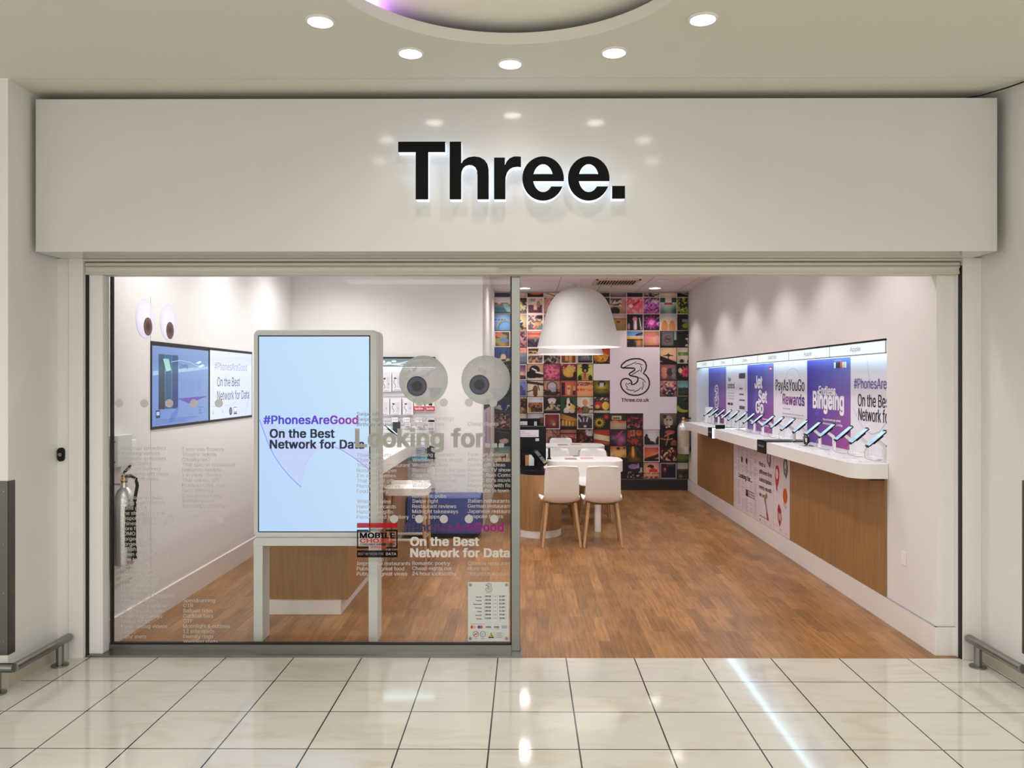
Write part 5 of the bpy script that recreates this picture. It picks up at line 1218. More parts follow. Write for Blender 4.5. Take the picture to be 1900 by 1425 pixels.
for q in range(3): b.rect(F, .05, .035 + q * .012, .55 + .1 * q, .039 + q * .012, .0026, C('5a6ea8'))
for q in range(3): b.rect(F, .48 + q * .13, .26, .57 + q * .13, .34, .0022, C('7f98cc'))
b.stroke(F, [(.30, .47), (.45, .485), (.62, .475), (.80, .44)], .004, .0024, C('c4dcf0')); b.poly(F, [(.72, .47), (.80, .49), (.84, .485), (.78, .465)], .0028, C('e6f2fa')); b.poly(F, [(.76, .445), (.86, .465), (.90, .455), (.82, .44)], .0028, C('e6f2fa'))
build('display', b, M_SCREEN, t, 0)
t, F = screen(y1 + .002, y2, 1.295, 1.90, 'bright wall screen reading PhonesAreGood On the Best Network for Data, beside the blue screen')
W = y2 - y1
b = MB(); b.grad(F, .012, .02, W - .015, H - .022, .0005, C('e6ecfd'), C('d8e2fc'), C('f2f6ff'), C('e4edff'), 4)
b.text(F, '#PhonesAreGood', .10, .425, .062, w=.76, n=.002, bold=.005, col=lambda q: mixc(C('d0a0dc'), C('9fa6da'), min(1, q * 2.2)))
b.text(F, 'On the Best', .16, .29, .075, w=.52, n=.002, col=C('3a4266')); b.text(F, 'Network for Data', .16, .175, .075, w=.76, n=.002, col=C('3a4266'))
b.stroke(F, [(.34, .13), (.48, .125), (.58, .16), (.66, .20)], .005, .0012, C('c9d8f2')); b.stroke(F, [(.93, .25), (.88, .12), (.82, .03)], .004, .0012, C('9a94cc'))
for q in range(2): b.text(F, 'U  V'[q * 3], .06 + q * .2, .065, .03, n=.002, col=C('8a90b4'))
b.disc(F, .46, .075, .035, .035, .002, C('4a4f6e')); b.text(F, '3', .46, .06, .03, n=.003, align='c', col=C('e8ecfa')); b.rect(F, .53, .045, .61, .11, .002, C('b79ab4')); b.rect(F, .535, .07, .605, .10, .003, C('f0eef8')); b.rect(F, .535, .045, .605, .055, .003, C('3c3c54'))
b.rect(F, .04, .125, .28, .128, .002, C('b4bcd4'))
build('display', b, M_SCREEN, t, 0)
# alarm box, call point
t = thing('control_box', 'white metal control box on the wall above the near fire extinguisher', 'box', (LX + .03, 4.96, 1.10))
b = MB(); b.rbox(LX + .001, LX + .062, 4.875, 5.05, 1.10, 1.292, .003, 2); build('casing', b, M_TOTEM, t, 30)
for z in (1.13, 1.255):
    b = MB(); b.cyl((LX + .042, 4.875, z), .004, -.0015, 10, 'y'); build('screw', b, M_DKSTEEL, t)
t = thing('call_point', 'small white call point with red marks beside the control box', 'call point', (LX + .02, 5.12, 1.15))
b = MB(); b.rbox(LX + .001, LX + .035, 5.075, 5.165, 1.155, 1.25, .004, 2); build('casing', b, M_PLASTIC, t, 30)
b = MB(); f = front(LX, 5.0745, 1.155); b.rect(f, .012, .005, .034, .02, .0006, C('b02a34')); b.rect(f, .012, .07, .034, .09, .0006, C('b02a34')); b.rect(f, .018, .03, .026, .06, .0006, C('3a3a3a')); build('marking', b, M_PRINT, t, 0)
ex = extinguisher(gx(229, 4.935), 4.935, gz(1048, 4.935), .392, .058, 'tall steel fire extinguisher on the wall just inside the shop window', C('26262a'), 300)
t = thing('wall_bracket', 'grey extinguisher bracket on the wall behind the near fire extinguisher', 'bracket', (LX + .005, 4.93, 1.0))
b = MB(); b.rbox(LX + .001, LX + .008, 4.905, 4.935, .97, 1.035, .001, 1); b.box(LX + .008, -2.50, 4.915, 4.925, .985, .995); build('plate', b, M_GREYC, t, 0)
b = MB(); bx = gx(215, 4.95); F = leftwall(LX, 4.90, .45)
# white sign plate low behind the extinguisher
b.box(LX + .001, LX + .006, 4.93, 5.18, .36, .50, col=C('e6e2de')); f = leftwall(LX + .0062, 4.93, .36)
for q in range(3): b.text(f, ('FIRE', 'EXTINGUISHER', 'CO2')[q], .03, .095 - q * .035, .018, n=.001, col=C('a8a4a2'))
tag(build('safety_notice', b, M_PRINT, None, 0), 'small pale safety notice on the wall at the foot of the near fire extinguisher', 'sign')

# ------------------------------------------------------------------ totem screen in the window
ty0, ty1 = 4.98, 5.115
tt = thing('screen_totem', 'tall white totem with a portrait screen on two legs just behind the shop window', 'display', (-1.32, 5.05, 0))
xl, xr = -1.697, -.922
for a, c_ in ((xl, xl + .058), (xr - .058, xr)):
    b = MB(); b.rbox(a, c_, ty0, ty1, .001, .60, .003, 1); build('leg', b, M_TOTEM, tt, 30)
b = MB(); b.prism(front(0, ty0, 0), [(xl, .60), (xr, .60), (xr, .632), (xr - .018, .650), (xl + .018, .650), (xl, .632)], 0, -(ty1 - ty0)); build('crossbar', b, M_TOTEM, tt, 30)
b = MB(); b.prism(front(0, ty0 + .03, 0), rrect(xl, .652, xr, 1.945, .035, 8), .022, -.16)
b.prism(front(0, ty0 + .03, 0), rrect(xl + .008, .660, xr - .008, 1.937, .03, 8), .03, .0221); build('casing', b, M_TOTEM, tt, 60)
F = front(0, ty0, 0)
S = lambda px: gx(px, ty0)
Z = lambda py: gz(py, ty0)
b = MB(); b.rect(F, S(478), Z(988), S(687), Z(622), .001); build('bezel', b, mat('blue_black_bezel', (.006, .008, .03), .2), tt, 0)
b = MB(); b.grad(F, S(480.3), Z(986), S(684.8), Z(624.5), .0018, C('b9d6fa'), C('c2dcfb'), C('c0dcfb'), C('c8e4fb'), 10)
SC = C('c4e0fb')
horn = [(481, 775), (487, 790), (497, 822), (508, 845), (522, 866), (540, 887), (558.5, 904), (560, 890), (564, 868), (572, 850), (584, 836), (597, 829), (582, 822), (560, 822), (530, 800)]
b.poly(F, [(S(x), Z(y)) for x, y in [(481, 775), (497, 822), (508, 845), (522, 866), (540, 887), (558.5, 904), (562, 876), (572, 850), (584, 836), (597, 829), (560, 815)]], .0022, C('c3d2fb'))
b.stroke(F, [(S(x), Z(y)) for x, y in [(481, 778), (488, 798), (497, 822), (508, 845), (522, 866), (540, 887), (558.5, 904)]], .006, .0028, C('7fa6f4'))
b.stroke(F, [(S(x), Z(y)) for x, y in [(558.5, 904), (560.5, 886), (565, 866), (574, 849), (586, 836), (600, 829.5), (614, 827.5)]], .003, .0026, C('c9c0f4'))
b.poly(F, [(S(x), Z(y)) for x, y in [(614, 827.5), (632, 834), (652, 846), (670, 859), (684.5, 871), (684.5, 838), (650, 826)]], .0022, C('c6d0fa'))
b.stroke(F, [(S(x), Z(y)) for x, y in [(614, 827.5), (632, 834), (652, 846), (670, 859), (684.5, 871)]], .0035, .0028, C('7f78d8'))
build('display', b, M_SCREEN, tt, 0)
def tri(q):
    st = [(0, C('4a44c8')), (.4, C('4b32d0')), (.7, C('6a2fb8')), (1, C('a02a98'))]
    for (a, ca), (c2, cb_) in zip(st, st[1:]):
        if q <= c2: return mixc(ca, cb_, (q - a) / (c2 - a))
    return st[-1][1]
b = MB(); NV = C('10183a')
b.text(F, '#PhonesAreGood', S(489), Z(786.5), Z(771.5) - Z(786.5), w=S(664) - S(489), n=.004, bold=.026, col=tri)
b.text(F, 'On the Best', S(501), Z(812), Z(796.5) - Z(812), w=S(620) - S(501), n=.004, bold=.028, col=NV)
b.text(F, 'Network for Data', S(501), Z(832), Z(816.5) - Z(832), w=S(675) - S(501), n=.004, bold=.028, col=NV)
build('lettering', b, M_SCREEN, tt, 0)

# ------------------------------------------------------------------ island counter on the left
ic = thing('island_counter', 'white topped oak island counter running back behind the screen totem', 'counter', (-1.5, 7.0, 0))
b = MB(); b.box(-1.80, -1.246, 5.60, 8.45, .097, .868); build('body', b, M_OAK, ic, 0)
b = MB(); b.box(-1.81, -1.289, 5.575, 8.45, 0, .0965); build('plinth', b, M_WHITE, ic, 0)
b = MB(); b.prism(flat(0, 0, 0), rrect(-1.84, 5.50, -1.17, 8.56, .10), .869, .978); build('worktop', b, M_WHITE, ic, 30)
for i, (y, x) in enumerate(((6.7, -1.46), (7.35, -1.42), (8.0, -1.40))):
    loc = (x, y, .979); lp = '%s on the island counter behind the totem' % ('nearest', 'middle', 'rearmost')[i]
    s_ = dup(st0, loc, (0, 0, R(180)), 'white angled security stand, ' + lp, 'phone stands on the island counter')
    s_ = dup(ph0, loc, (0, 0, R(180)), 'tilted display phone, ' + lp, 'phones on the island counter')

# bar stool
def stool(x, y, lab):
    t = thing('bar_stool', lab, 'stool', (x, y, 0))
    b = MB(); zt = .70
    prof = [(-.17, zt + .02), (-.165, zt - .025), (-.12, zt - .05), (.12, zt - .05), (.165, zt - .025), (.17, zt + .0)]
    b.prism(flat(x, y, 0), rrect(-.19, -.17, .19, .17, .05), zt - .062, zt + .0); b.prism(flat(x, y, 0), rrect(-.18, .12, .18, .165, .02), zt, zt + .03)
    build('seat', b, M_PLASTIC, t, 40)
    for a in (-1, 1):
        for c_ in (-1, 1):
            b = MB(); b.tube([(x + a * .15, y + c_ * .12, zt - .06), (x + a * .175, y + c_ * .17, .001)], [.018, .014], 12); build('leg', b, M_OAKLEG, t)
    b = MB(); q = .162; w_ = .145
    b.tube([(x - q, y - w_, .25), (x + q, y - w_, .25), (x + q, y + w_, .25), (x - q, y + w_, .25), (x - q, y - w_, .25)], .012, 8); build('foot_rail', b, M_TRIM, t)
stool(-1.04, 7.08, 'white bar stool with oak legs and footrest beside the island counter')

# ------------------------------------------------------------------ accessory wall on the left back wall
YA = 8.655
ax0, ax1 = -2.48, gx(807, YA)
aw = thing('accessory_wall', 'lit white slatted accessory panel with a grey header on the back wall left', 'display panel', ((ax0 + ax1) / 2, YBL - .02, .47))
az1 = gz(663, YA)
b = MB(); b.box(ax0, ax1, YA, YBL - .001, .70, az1 - .11)
z = .72
while z < az1 - .14: b.box(ax0, ax1 - .001, YA - .010, YA - .0005, z, z + .034); z += .044
build('slat_board', b, mat('white_slats', (.78, .77, .79), .4), aw, 0)
b = MB(); b.box(ax0, ax1, YA - .004, YBL - .001, .47, .699); build('lower_panel', b, M_WHITE, aw, 0)
b = MB(); b.box(ax0, ax1, YA - .012, YBL - .001, az1 - .012, az1 + .004); b.box(ax0, ax1, YA - .006, YBL - .001, az1 - .11, az1 - .012, 0); build('header', b, M_BLACK, aw, 0)
b = MB(); f = front(ax0, YA - .0075, az1 - .11); Wd = ax1 - ax0
b.rect(f, 0, .002, Wd, .096, .0005, C('7f9096'))
for o_ in (.35, .95, 1.02):
    b.stroke(f, [(o_ - .1, .03), (o_ + .05, .035), (o_ + .18, .05), (o_ + .30, .08), (o_ + .42, .088)], .008, .001, C('eef6f8')); b.stroke(f, [(o_ - .22, .075), (o_ - .1, .055), (o_ + .1, .03), (o_ + .2, .02)], .006, .001, C('eef6f8'))
for q in (.45, .88, 1.0): b.disc(f, q + .0, .05, .03, .014, .0015, C('f4fafa')); b.disc(f, q + .055, .066, .028, .012, .0015, C('f4fafa'))
b.rect(f, 0, -.006, Wd, .002, .0006, C('ffffff')); build('header_print', b, M_SCREEN, aw, 0)
b = MB(); b.box(ax0, ax1, YA - .055, YA - .012, az1 - .112, az1 - .106); build('light_strip', b, mat('cool_strip_soft', (.9, .95, 1), .3, emit=5, ecol=(.6, .88, 1)), aw, 0)
YK = 8.60
def pack(px0, py0, px1, py1, label, name, style, col='e2e0e6'):
    x0, x1, z0, z1 = gx(px0, YK), gx(px1, YK), gz(py1, YK), gz(py0, YK)
    t = thing(name, label, 'accessory', ((x0 + x1) / 2, YK, z0), 'packs on the accessory wall')
    b = MB(); b.rbox(x0, x1, YK, YK + .035, z0, z1, .002, 1, col=C(col)); build('carton', b, M_PRINT, t, 0)
    f = front(x0, YK - .0002, z0); w_, h_ = x1 - x0, z1 - z0
    b = MB()
    if style == 'cable':
        b.stroke(f, [(w_ * (.25 + .1 * math.sin(q * .9)), h_ * (.15 + .06 * q)) for q in range(8)], .006, .001, C('6a6a78')); b.disc(f, w_ * .3, h_ * .66, w_ * .13, h_ * .05, .0012, C('4a4a5c'))
        b.rect(f, w_ * .5, h_ * .15, w_ * .85, h_ * .75, .0008, C('d2d0d8')); b.rect(f, w_ * .2, h_ * .05, w_ * .8, h_ * .075, .001, C('a8a6b0')); b.disc(f, w_ * .72, h_ * .4, w_ * .06, h_ * .025, .0014, C('7a7a8a'))
    elif style == 'red':
        b.rect(f, 0, 0, w_, h_ * .28, .001, C('c82838')); b.text(f, 'SanDisk', w_ * .08, h_ * .08, h_ * .13, w=w_ * .82, n=.002, bold=.02, col=C('f8e8e8')); b.poly(f, [(w_ * .3, h_ * .35), (w_ * .7, h_ * .3), (w_ * .75, h_ * .45), (w_ * .4, h_ * .5)], .001, C('20221c')); b.rect(f, w_ * .1, h_ * .7, w_ * .9, h_ * .9, .001, C('9ab04a'))
    elif style == 'dark': b.rect(f, w_ * .12, h_ * .45, w_ * .6, h_ * .5, .001, C('4a4a58'))
    else:
        b.rect(f, w_ * .1, h_ * .1, w_ * .8, h_ * .3, .001, C('9a98a2')); b.rect(f, w_ * .2, h_ * .6, w_ * .75, h_ * .75, .001, C('b4b2bc'))
    build('front_print', b, M_PRINT, t, 0)
    b = MB(); b.tube([((x0 + x1) / 2, YK + .02, z1 - .006), ((x0 + x1) / 2, YA - .011, z1 - .006)], .003, 6); build('hook', b, M_STEEL, t)
rows_ = [(708, 690, 726, 727, 'white cable pack at the left end of the top row beside the totem', 'cable_pack', 'cable'), (727.5, 690, 746, 725, 'white cable pack in the top row tucked behind the window eyeball', 'cable_pack', 'cable'), (748, 690, 766, 725, 'third white cable pack in the top row, under the header', 'cable_pack', 'cable'), (768, 690, 786, 725, 'fourth white cable pack in the top row behind the eyeball', 'cable_pack', 'cable'),
         (702, 739, 722, 770, 'white cable pack at the left end of the second row', 'cable_pack', 'cable'), (724, 739, 744, 770, 'second white cable pack from the left in the second row', 'cable_pack', 'cable'), (747, 739, 766.5, 770, 'white cable pack next to the red-labelled packs', 'cable_pack', 'cable'),
         (768, 732, 787, 762.5, 'red-labelled memory card pack below the window eyeball, left of two', 'memory_card_pack', 'red'), (789.5, 732, 806.5, 762.5, 'red-labelled memory card pack at the panel edge, right of two', 'memory_card_pack', 'red'),
         (728.5, 783, 741.5, 804.5, 'black charger pack in the third row', 'charger_pack', 'dark'), (751, 784, 762, 793, 'small grey adapter pack in the third row beside the black one', 'adapter_pack', 'plain'), (774, 785, 785, 794, 'small grey adapter pack in the third row, middle of the right half', 'adapter_pack', 'plain'), (794, 779, 807, 800, 'white printed pack at the right end of the third row', 'adapter_pack', 'plain'),
         (772, 829, 789, 842, 'grey pack with a dark plug in the bottom row', 'charger_pack', 'dark'), (792, 828, 807, 852, 'dark speaker pack at the right end of the bottom row', 'speaker_pack', 'dark')]
for r0 in rows_: pack(*r0, col={'dark': '24242c', 'plain': 'cfcdd4', 'red': 'e4e6e0'}.get(r0[6], 'e4e2e8') if r0[1] != 829 else '9aa0b0')
b = MB(); x0, x1 = gx(752, 8.56), gx(792, 8.56); b.prism(front(0, 8.56, 0), [(x0, gz(855, 8.56)), (x1, gz(855, 8.56)), (x1, gz(848, 8.56)), (gx(775, 8.56), gz(846.5, 8.56)), (gx(762, 8.56), gz(849, 8.56))], 0, -.06)
b.box(x0 + .05, x1 - .02, 8.60, YA - .011, gz(853, 8.56), gz(850, 8.56))
tag(build('speaker_pouch', b, mat('teal_fabric', (.08, .36, .52), .5), None, 30), 'teal pouch at the foot of the accessory panel just over the white base', 'accessory')
tz = [(727, 738), (748, 760), (770, 783), (793, 806)]
for i, (p0, p1) in enumerate(tz):
    b = MB(); x0, x1 = gx(p0, YK), gx(p1, YK); z0, z1 = gz(783, YK), gz(774.5, YK)
    b.box(x0, x1, YK, YK + .002, z0, z1, col=C('f0eef2')); f = front(x0, YK - .0002, z0); b.text(f, '9.99', (x1 - x0) / 2, .014, .018, n=.001, align='c', col=C('7a7884')); b.box((x0 + x1) / 2 - .003, (x0 + x1) / 2 + .003, YK + .002, YA - .011, z0 + .02, z0 + .026, col=C('cccccc'))
    tag(build('price_card', b, M_PRINT, None, 0), 'small white price card over the third row of accessories, %s from the left' % ORD[i], 'price card', 'price cards on the accessory wall')
# blue bench
bn = thing('display_bench', 'low glossy blue bench unit against the white wall behind the window eyeballs', 'bench', (-.86, 8.45, 0))
b = MB(); b.rbox(-1.235, -.462, 8.27, 8.645, .045, .432, .018, 3); build('body', b, M_BLUE, bn, 35)
b = MB(); b.box(-1.22, -.50, 8.31, 8.64, 0, .045); build('plinth', b, M_BLACK, bn, 0)
b = MB(); f = front(-.86, 8.2695, .30); b.text(f, 'A.I.', .05, -.02, .03, n=.001, col=C('4a5aa0')); b.text(f, '#PhonesAreGood', -.3, -.12, .03, n=.001, col=C('2f3f8c')); build('lettering', b, M_PRINT, bn, 0)
# poster on the return wall
wp = thing('side_poster', 'lilac and dark poster on the narrow return wall left of the mural', 'poster', (XC + .004, 9.8, .72))
b = MB(); b.box(XC + .001, XC + .006, 8.92, 10.65, .72, 1.42, col=C('c9b9cc')); f = leftwall(XC + .0062, 8.92, .72)
b.rect(f, 0, .59, 1.73, .70, .0008, C('3a3440')); b.rect(f, .35, .1, .55, .55, .0008, C('a58cb0')); b.rect(f, 1.2, .0, 1.73, .59, .0008, C('cdb2b8'))
build('sheet', b, M_PRINT, wp, 0)

# ------------------------------------------------------------------ vinyl and stickers on the shop window
YD = YG - .008
DX = lambda px: gx(px, YD)
DZ = lambda py: gz(py, YD)
DF = front(0, YD, 0)
FR = C('c9c8c4'); FR2 = C('d6d4d0')
# manifestation dots
def dots(pxs, py, rowname, side):
    for i, px in enumerate(pxs):
        b = MB(col=C('cfcdca')); b.disc(DF, DX(px), DZ(py), 7.7 * YD / FPX, None, .003, None, 32)
        tag(build('dot_sticker', b, M_VINYL, None, 0), 'frosted window dot, %s from the left in the %s row %s' % (ORD[i], rowname, side), 'sticker', 'frosted dots on the shop window')
dots((220, 267, 313.2, 359.3, 405.5), 748.5, 'upper', 'left of the totem'); dots((269.5, 315.5, 361.5, 407), 964, 'lower', 'left of the totem')
dots((778, 823.5, 870, 915), 747, 'upper', 'below the window eyeballs'); dots((731, 778, 823.5, 870, 917), 963, 'lower', 'right of the totem')
# big eyeballs
for (cx, cy, ix, iy, lab) in ((785.5, 705, 773.5, 716.5, 'large frosted eyeball sticker with dark blue iris, over the accessory wall'), (901.5, 705, 889.5, 714, 'large frosted eyeball sticker with dark blue iris, beside the steel post')):
    t = thing('eyeball_sticker', lab, 'sticker', (DX(cx), YD, DZ(cy + 45.5)), 'eyeball stickers on the shop window')
    rr = 45.6 * YD / FPX; s1 = YD / FPX
    b = MB(); eye(b, DF, DX(cx), DZ(cy), rr, 0, 0, 0, C('c8c4c6'), C('b4bcb8'), None, None, -.001)
    b.poly(DF, [(DX(cx) + x * s1, DZ(cy) + y * s1) for x, y in ((8, -14), (36, -14), (30, -26), (22, -34), (14, -30))], .0004, C('bfc3ca'))
    rs = random.Random(int(cx))
    for q in range(12):
        a, d_ = rs.uniform(.5, 3.0), rs.uniform(8, 34); b.disc(DF, DX(cx) + math.cos(a) * d_ * s1, DZ(cy) + abs(math.sin(a)) * d_ * s1, rs.uniform(1.2, 4.5) * s1, None, .0002 + q * .00002, C('d2ccce'), 14)
    build('eye_white', b, M_VINYLT2 if False else M_VINYL, t, 0)
    b = MB(); b.disc(DF, DX(ix), DZ(iy), 18.6 * s1, None, .001, C('22222e')); eye(b, DF, DX(ix), DZ(iy), 16.6 * s1, 0, 0, 0, C('2e3040'), C('3c3e50'), None, None, .0015)
    for q in range(40):
        a = 2 * PI * q / 40; r0_, r1_ = rs.uniform(10, 12), rs.uniform(13, 16)
        b.stroke(DF, [(DX(ix) + math.cos(a) * r0_ * s1, DZ(iy) + math.sin(a) * r0_ * s1), (DX(ix) + math.cos(a) * r1_ * s1, DZ(iy) + math.sin(a) * r1_ * s1)], .7 * s1, .002, C('53556a'))
    build('iris', b, M_GLOSS, t, 0)
    b = MB(); b.disc(DF, DX(ix), DZ(iy), 9 * s1, None, .0025, C('0e0d10')); build('pupil', b, M_GLOSS, t, 0)
# lettering blocks
def block(x, lines, label, *a):
    parts = [[]]
    for q in lines:
        if parts[-1] and q[0] - parts[-1][-1][0] > 14: parts.append([])
        parts[-1].append(q)
    for k, pt in enumerate(parts):
        block1(x, pt, label if len(parts) == 1 else 'frosted lines on the window running from %s to %s' % (pt[0][1], pt[-1][1]), *a)
def block1(x, lines, label, col=FR2, matl=None, bold=.012):
    b = MB(col=col)
    for py, s in lines: b.text(DF, s, DX(x), DZ(py + 3.4), 6.7 * YD / FPX, n=0, res=1, bold=max(bold, .011))
    tag(build('window_lettering', b, matl or M_VINYL, None, 0), label, 'lettering', 'frosted word lists on the shop window')
def seq(y0, dy, items): return [(y0 + i * dy, s) for i, s in enumerate(items) if s]
block(223, seq(831.5, 9.6, ['Best man speeches', 'Wedding venues', 'Romantic getaways', 'Cheap flights', 'I can get delivery', 'Alternative gift ideas', 'Quirky gift ideas']), 'frosted word list on the window beginning Best man speeches, over the control box')
block(223, seq(923.5, 9.57, ['Relationship goals', 'Living your best life', 'Outfit goals', 'The struggle is real', 'Bespoke tailors', 'Chinese restaurants', 'More fish', 'FOMO', 'Gorgeous man', 'Gorgeous woman', 'Stylish AF', 'When does fast food...', 'How to say it', 'Smart hacks', 'Travel memes', 'Spilling the tea', 'Little black dress', 'New underwear', 'Last minute gifts', 'Pics or it didn\'t happen', 'Perfume shops', 'Top 10 chat up lines', 'Relationship posts', 'Nearest getaways', 'Secret santa', 'Funny dating videos', 'Emojis', 'Party shirts']), 'long frosted word list on the window beginning Relationship goals, in front of the near extinguisher')
block(337, seq(833.5, 9.57, ['I love you flowers', 'Theatre tickets', 'Cheeky text', 'That special restaurant', 'Romantic recipes', 'I\'m sorry memes', 'That special gift', 'Florists in this area', 'Food delivery', 'Engagement rings', 'Wedding cars', 'Wedding planners']), 'frosted word list on the window beginning I love you flowers, under the blue wall screen')
block(339, seq(1114.5, 9.57, ['Speedrunning', 'OTR', 'Balloon rides', 'Cocktail bars', 'OTP', 'Moonlight & outlines', '12 mile roads', 'Eternity rings', 'Wedding shirts']), 'frosted word list low on the window left of the totem legs, beginning Speedrunning')
block(662, seq(768, 9.6, ['Swipe left', 'Swipe right', 'Birthday wishes']), 'three frosted lines beginning Swipe left on the window over the totem screen', C('a9b3bb'))
block(662, seq(844, 9.6, ['Theatre tickets', 'Cheeky text', 'That special restaurant', 'Romantic recipes', 'I\'m sorry memes', 'That special gift', 'Florists in this area', 'Food delivery', '', 'White cat wine', 'Handmade cards', 'Handmade gifts', 'Personalised jewellery']), 'frosted word list on the window over the totem edge, from Theatre tickets to Personalised jewellery')
block(662, seq(1045.5, 9.6, ['Impressive restaurants', 'Pubs with great food', 'Pubs with great views']), 'three frosted lines below the award badge, beginning Impressive restaurants', FR2, None, .012)
block(765, [(776.5, 'Engagement rings'), (786.5, 'Wedding cars')] + seq(843.5, 9.58, ['Wedding planners', 'Wedding dress shops', 'Wedding cakes', 'Romantic deals for two', 'Cheeky wedding tunes', 'Best man speeches', 'Wedding venues', 'Romantic getaways', 'Romantic pubs', 'Swipe right', 'Restaurant reviews', 'Midnight takeaways', 'Dating apps']), 'frosted word list in the middle of the right window half, from Engagement rings to Dating apps', FR2, None, .01)
block(765, seq(1045, 9.6, ['Romantic poetry', 'Cheap nights out', '24 hour locksmiths']), 'three frosted lines beginning Romantic poetry low on the window', FR2, None, .012)
block(868, [(786.5, 'Cheap flights')] + seq(843, 9.58, ['I can get delivery', 'Alternative gift ideas', 'Quirky gift ideas', 'Romantic TV shows', 'Classic Rom Coms', 'Classic 80\'s movies', 'Magazines with fish', 'Nice pubs in town', '', 'Italian restaurants', 'German restaurants', 'Japanese restaurants', 'Bespoke tailors']), 'frosted word list beside the steel post, from Cheap flights to Bespoke tailors', FR2, None, .01)
block(868, seq(1045, 9.6, ['Chinese restaurants', 'More fish', 'Gorgeous woman']), 'three frosted lines over the opening hours plate, beginning Chinese restaurants', C('cfc4b6'))
b = MB(col=C('bdbfb8')); b.text(DF, 'Looking for...', DX(660.5), DZ(829), DZ(796.5) - DZ(829), w=DX(933) - DX(660.5), n=0, bold=.036)
tag(build('window_lettering', b, M_VINYL, None, 0), 'large frosted words Looking for across the shop window under the eyeballs', 'lettering')
b = MB(); b.text(DF, '#PhonesAreGood', DX(750), DZ(985.5), DZ(970) - DZ(985.5), w=DX(934) - DX(750), n=.0, bold=.026, col=lambda q: mixc(C('5a5478'), C('b03494'), min(1, max(0, q * 1.5 - .35))))
tag(build('window_lettering', b, vinyl('purple_vinyl', .88), None, 0), 'purple to magenta hashtag line on the window right of the award badge', 'lettering')
b = MB(col=C('e6e2dc')); b.text(DF, 'On the Best', DX(762), DZ(1012.5), DZ(997) - DZ(1012.5), w=DX(888) - DX(762), n=0, bold=.034); b.text(DF, 'Network for Data', DX(762), DZ(1033.5), DZ(1018) - DZ(1033.5), w=DX(945) - DX(762), n=0, bold=.034)
tag(build('window_lettering', b, M_VINYL, None, 0), 'bold white slogan On the Best Network for Data on the window', 'lettering')
# award badge
t = thing('award_badge', 'red and black consumer award badge stuck on the window over the totem leg', 'sticker', (DX(699.5), YD, DZ(1034.5)))
b = MB(); b.rect(DF, DX(662), DZ(979.5), DX(737.5), DZ(970.5), 0, C('b8242e')); build('red_bar', b, vinyl('red_vinyl', .93), t, 0)
b = MB(); B1 = C('17151a')
for q in ((662, 983, 684, 986), (662, 983, 664.5, 1018), (662, 1015, 684, 1018), (716, 983, 737.5, 986), (735, 983, 737.5, 1018), (716, 1015, 737.5, 1018), (662, 1021.5, 737.5, 1034.5)): b.rect(DF, DX(q[0]), DZ(q[3]), DX(q[2]), DZ(q[1]), 0, B1)
b.text(DF, 'MOBILE', DX(668), DZ(998.5), DZ(989) - DZ(998.5), w=DX(732) - DX(668), n=0, bold=.03, col=B1); b.text(DF, 'techradar', DX(686), DZ(985.5), DZ(980.8) - DZ(985.5), w=DX(712) - DX(686), n=0, col=B1); b.text(DF, 'CONSUMER AWARDS 2018', DX(668), DZ(1012), DZ(1008.6) - DZ(1012), w=DX(733) - DX(668), n=0, bold=.02, col=B1)
build('black_frame', b, vinyl('black_vinyl', .95), t, 0)
b = MB(); b.text(DF, 'CHOICE', DX(668), DZ(1007), DZ(1000) - DZ(1007), w=DX(732) - DX(668), n=0.0005, bold=.03, col=C('b8242e')); b.text(DF, 'WINNER', DX(687), DZ(1017.5), DZ(1013.5) - DZ(1017.5), w=DX(713) - DX(687), n=.0005, bold=.02, col=C('b8242e'))
build('red_lettering', b, M_PRINT, t, 0)
b = MB(); b.text(DF, 'BEST NETWORK FOR', DX(664.5), DZ(1030.3), DZ(1025.5) - DZ(1030.3), w=DX(711) - DX(664.5), n=.0008, col=C('8a888c')); b.text(DF, 'DATA', DX(716), DZ(1030.3), DZ(1025.5) - DZ(1030.3), w=DX(735) - DX(716), n=.0008, bold=.02, col=C('9a989c'))
build('grey_lettering', b, M_PRINT, t, 0)
# opening hours plate
OX0, OX1, OZ0, OZ1 = DX(868.5), DX(944.5), DZ(1188.5), DZ(1079)
t = thing('opening_hours_plate', 'grey acrylic plate with opening hours fixed low on the window beside the steel post', 'sign', ((OX0 + OX1) / 2, YD, OZ0))
b = MB(); b.rbox(OX0, OX1, YD - .016, YD - .008, OZ0, OZ1, .001, 1, col=C('c3c6c2')); build('plate', b, M_GLOSS, t, 0)
OF = front(0, YD - .0162, 0)
for px, py in ((873, 1084), (940, 1084), (873, 1183), (940, 1183)):
    b = MB(); b.cyl((DX(px), YD - .016, DZ(py)), .009, -.004, 20, 'y'); b.cyl((DX(px), YD - .008, DZ(py)), .007, .009, 16, 'y'); build('fixing', b, M_STEEL, t)
b = MB(); K = C('3a3a3c'); u = YD / FPX
logo3(b, OF, DX(901), DZ(1097), 15.5 * u, K, .05, .0004); b.text(OF, 'Three.co.uk', DX(906.8), DZ(1099.6), 1.6 * u, w=11 * u, n=.0004, align='c', col=K)
days = ['Monday', 'Tuesday', 'Wednesday', 'Thursday', 'Friday', 'Saturday', 'Sunday']
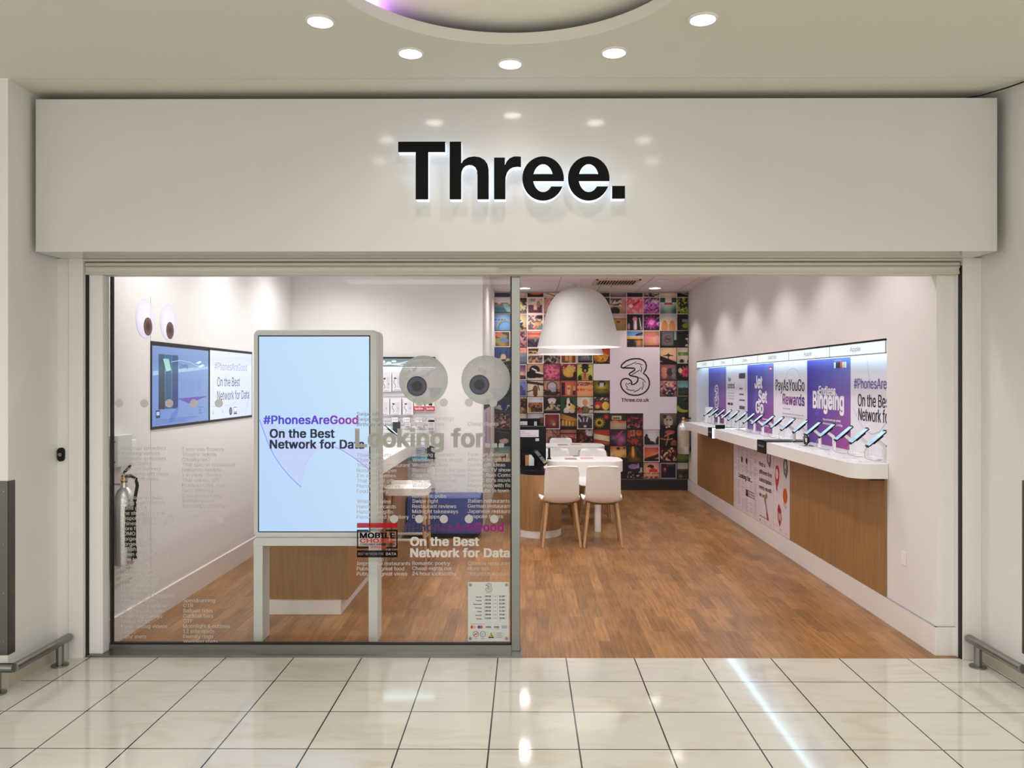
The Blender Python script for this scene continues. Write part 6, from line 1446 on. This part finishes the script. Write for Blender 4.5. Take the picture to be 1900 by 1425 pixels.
for i, d_ in enumerate(days):
    yy = 1106.5 + i * 6.75
    b.text(OF, d_, DX(894), DZ(yy + .8), 2.0 * u, n=.0004, align='r', bold=.02, col=K)
    b.text(OF, '13:00' if i == 6 else '09:00', DX(906), DZ(yy), 2.9 * u, w=10 * u, n=.0004, align='c', bold=.03, col=K); b.text(OF, '18:00' if i == 6 else '19:00' if i == 5 else '21:00', DX(931.5), DZ(yy), 2.9 * u, w=10 * u, n=.0004, align='c', bold=.03, col=K)
    b.rect(OF, DX(917.6), DZ(yy - 1), DX(920.6), DZ(yy - 1.7), .0004, K)
    for q in (899, 915, 922.5, 938.5): b.rect(OF, DX(q), DZ(yy + 1.2), DX(q + .5), DZ(yy - 4), .0004, C('8d8f8c'))
b.rect(OF, DX(873.5), DZ(1156.7), DX(900), DZ(1156.0), .0004, C('8a8a88'))
b.disc(OF, DX(876), DZ(1162), 2.9 * u, None, .0004, C('b8404a')); b.disc(OF, DX(880), DZ(1162), 2.9 * u, None, .0005, C('d8907c')); b.disc(OF, DX(889), DZ(1162), 2.9 * u, None, .0004, C('3a4f86')); b.disc(OF, DX(893), DZ(1162), 2.9 * u, None, .0005, C('b8404a'))
b.text(OF, 'VISA', DX(906.5), DZ(1163.4), 3.0 * u, w=10 * u, n=.0004, bold=.03, align='c', col=K); b.text(OF, 'VISA', DX(921.5), DZ(1163.4), 3.0 * u, w=10 * u, n=.0004, bold=.03, align='c', col=K); b.text(OF, 'Electron', DX(923), DZ(1165.8), 1.3 * u, n=.0004, align='c', col=K)
b.rect(OF, DX(931), DZ(1164.2), DX(940.8), DZ(1159.4), .0004, C('7a8cb4')); b.rect(OF, DX(932.5), DZ(1162.4), DX(939.5), DZ(1161), .0006, C('aebad0'))
b.stroke(OF, [(DX(883) + 4.9 * u * math.cos(R(a)), DZ(1175) + 4.9 * u * math.sin(R(a))) for a in range(0, 360, 15)], 1.0 * u, .0004, C('a8383c'), True); b.stroke(OF, [(DX(879.6), DZ(1178.4)), (DX(886.4), DZ(1171.6))], .9 * u, .0006, C('a8383c')); b.rect(OF, DX(880.5), DZ(1176), DX(885.5), DZ(1174.6), .0005, K)
b.stroke(OF, [(DX(896) + 4.9 * u * math.cos(R(a)), DZ(1175) + 4.9 * u * math.sin(R(a))) for a in range(0, 360, 15)], .8 * u, .0004, K, True); b.stroke(OF, [(DX(894.5), DZ(1178)), (DX(895), DZ(1173)), (DX(898), DZ(1176))], .6 * u, .0005, K)
b.poly(OF, [(DX(906), DZ(1182.5)), (DX(917), DZ(1182.5)), (DX(911.5), DZ(1172))], .0004, C('2c2c20')); b.poly(OF, [(DX(907.6), DZ(1180.2)), (DX(915.4), DZ(1180.2)), (DX(911.5), DZ(1173.6))], .0006, C('c8c040')); b.poly(OF, [(DX(909.5), DZ(1178.4)), (DX(913.2), DZ(1176.2)), (DX(913.4), DZ(1178.6))], .0008, C('2c2c20'))
for q in range(5): b.rect(OF, DX(921 + (q % 2)), DZ(1173 + q * 2.2), DX(932 - (q % 3)), DZ(1172.2 + q * 2.2), .0004, C('85878a'))
for q in ((904, 1170.5, 904.4, 1184), (918, 1170.5, 918.4, 1184), (934, 1170.5, 934.4, 1184)): b.rect(OF, DX(q[0]), DZ(q[3]), DX(q[2]), DZ(q[1]), .0004, C('9a9c98'))
for px in (883, 896): b.rect(OF, DX(px - 3), DZ(1183.6), DX(px + 3), DZ(1182.6), .0004, C('8a8a88'))
build('lettering', b, M_PRINT, t, 0)
bpy.context.view_layer.update()
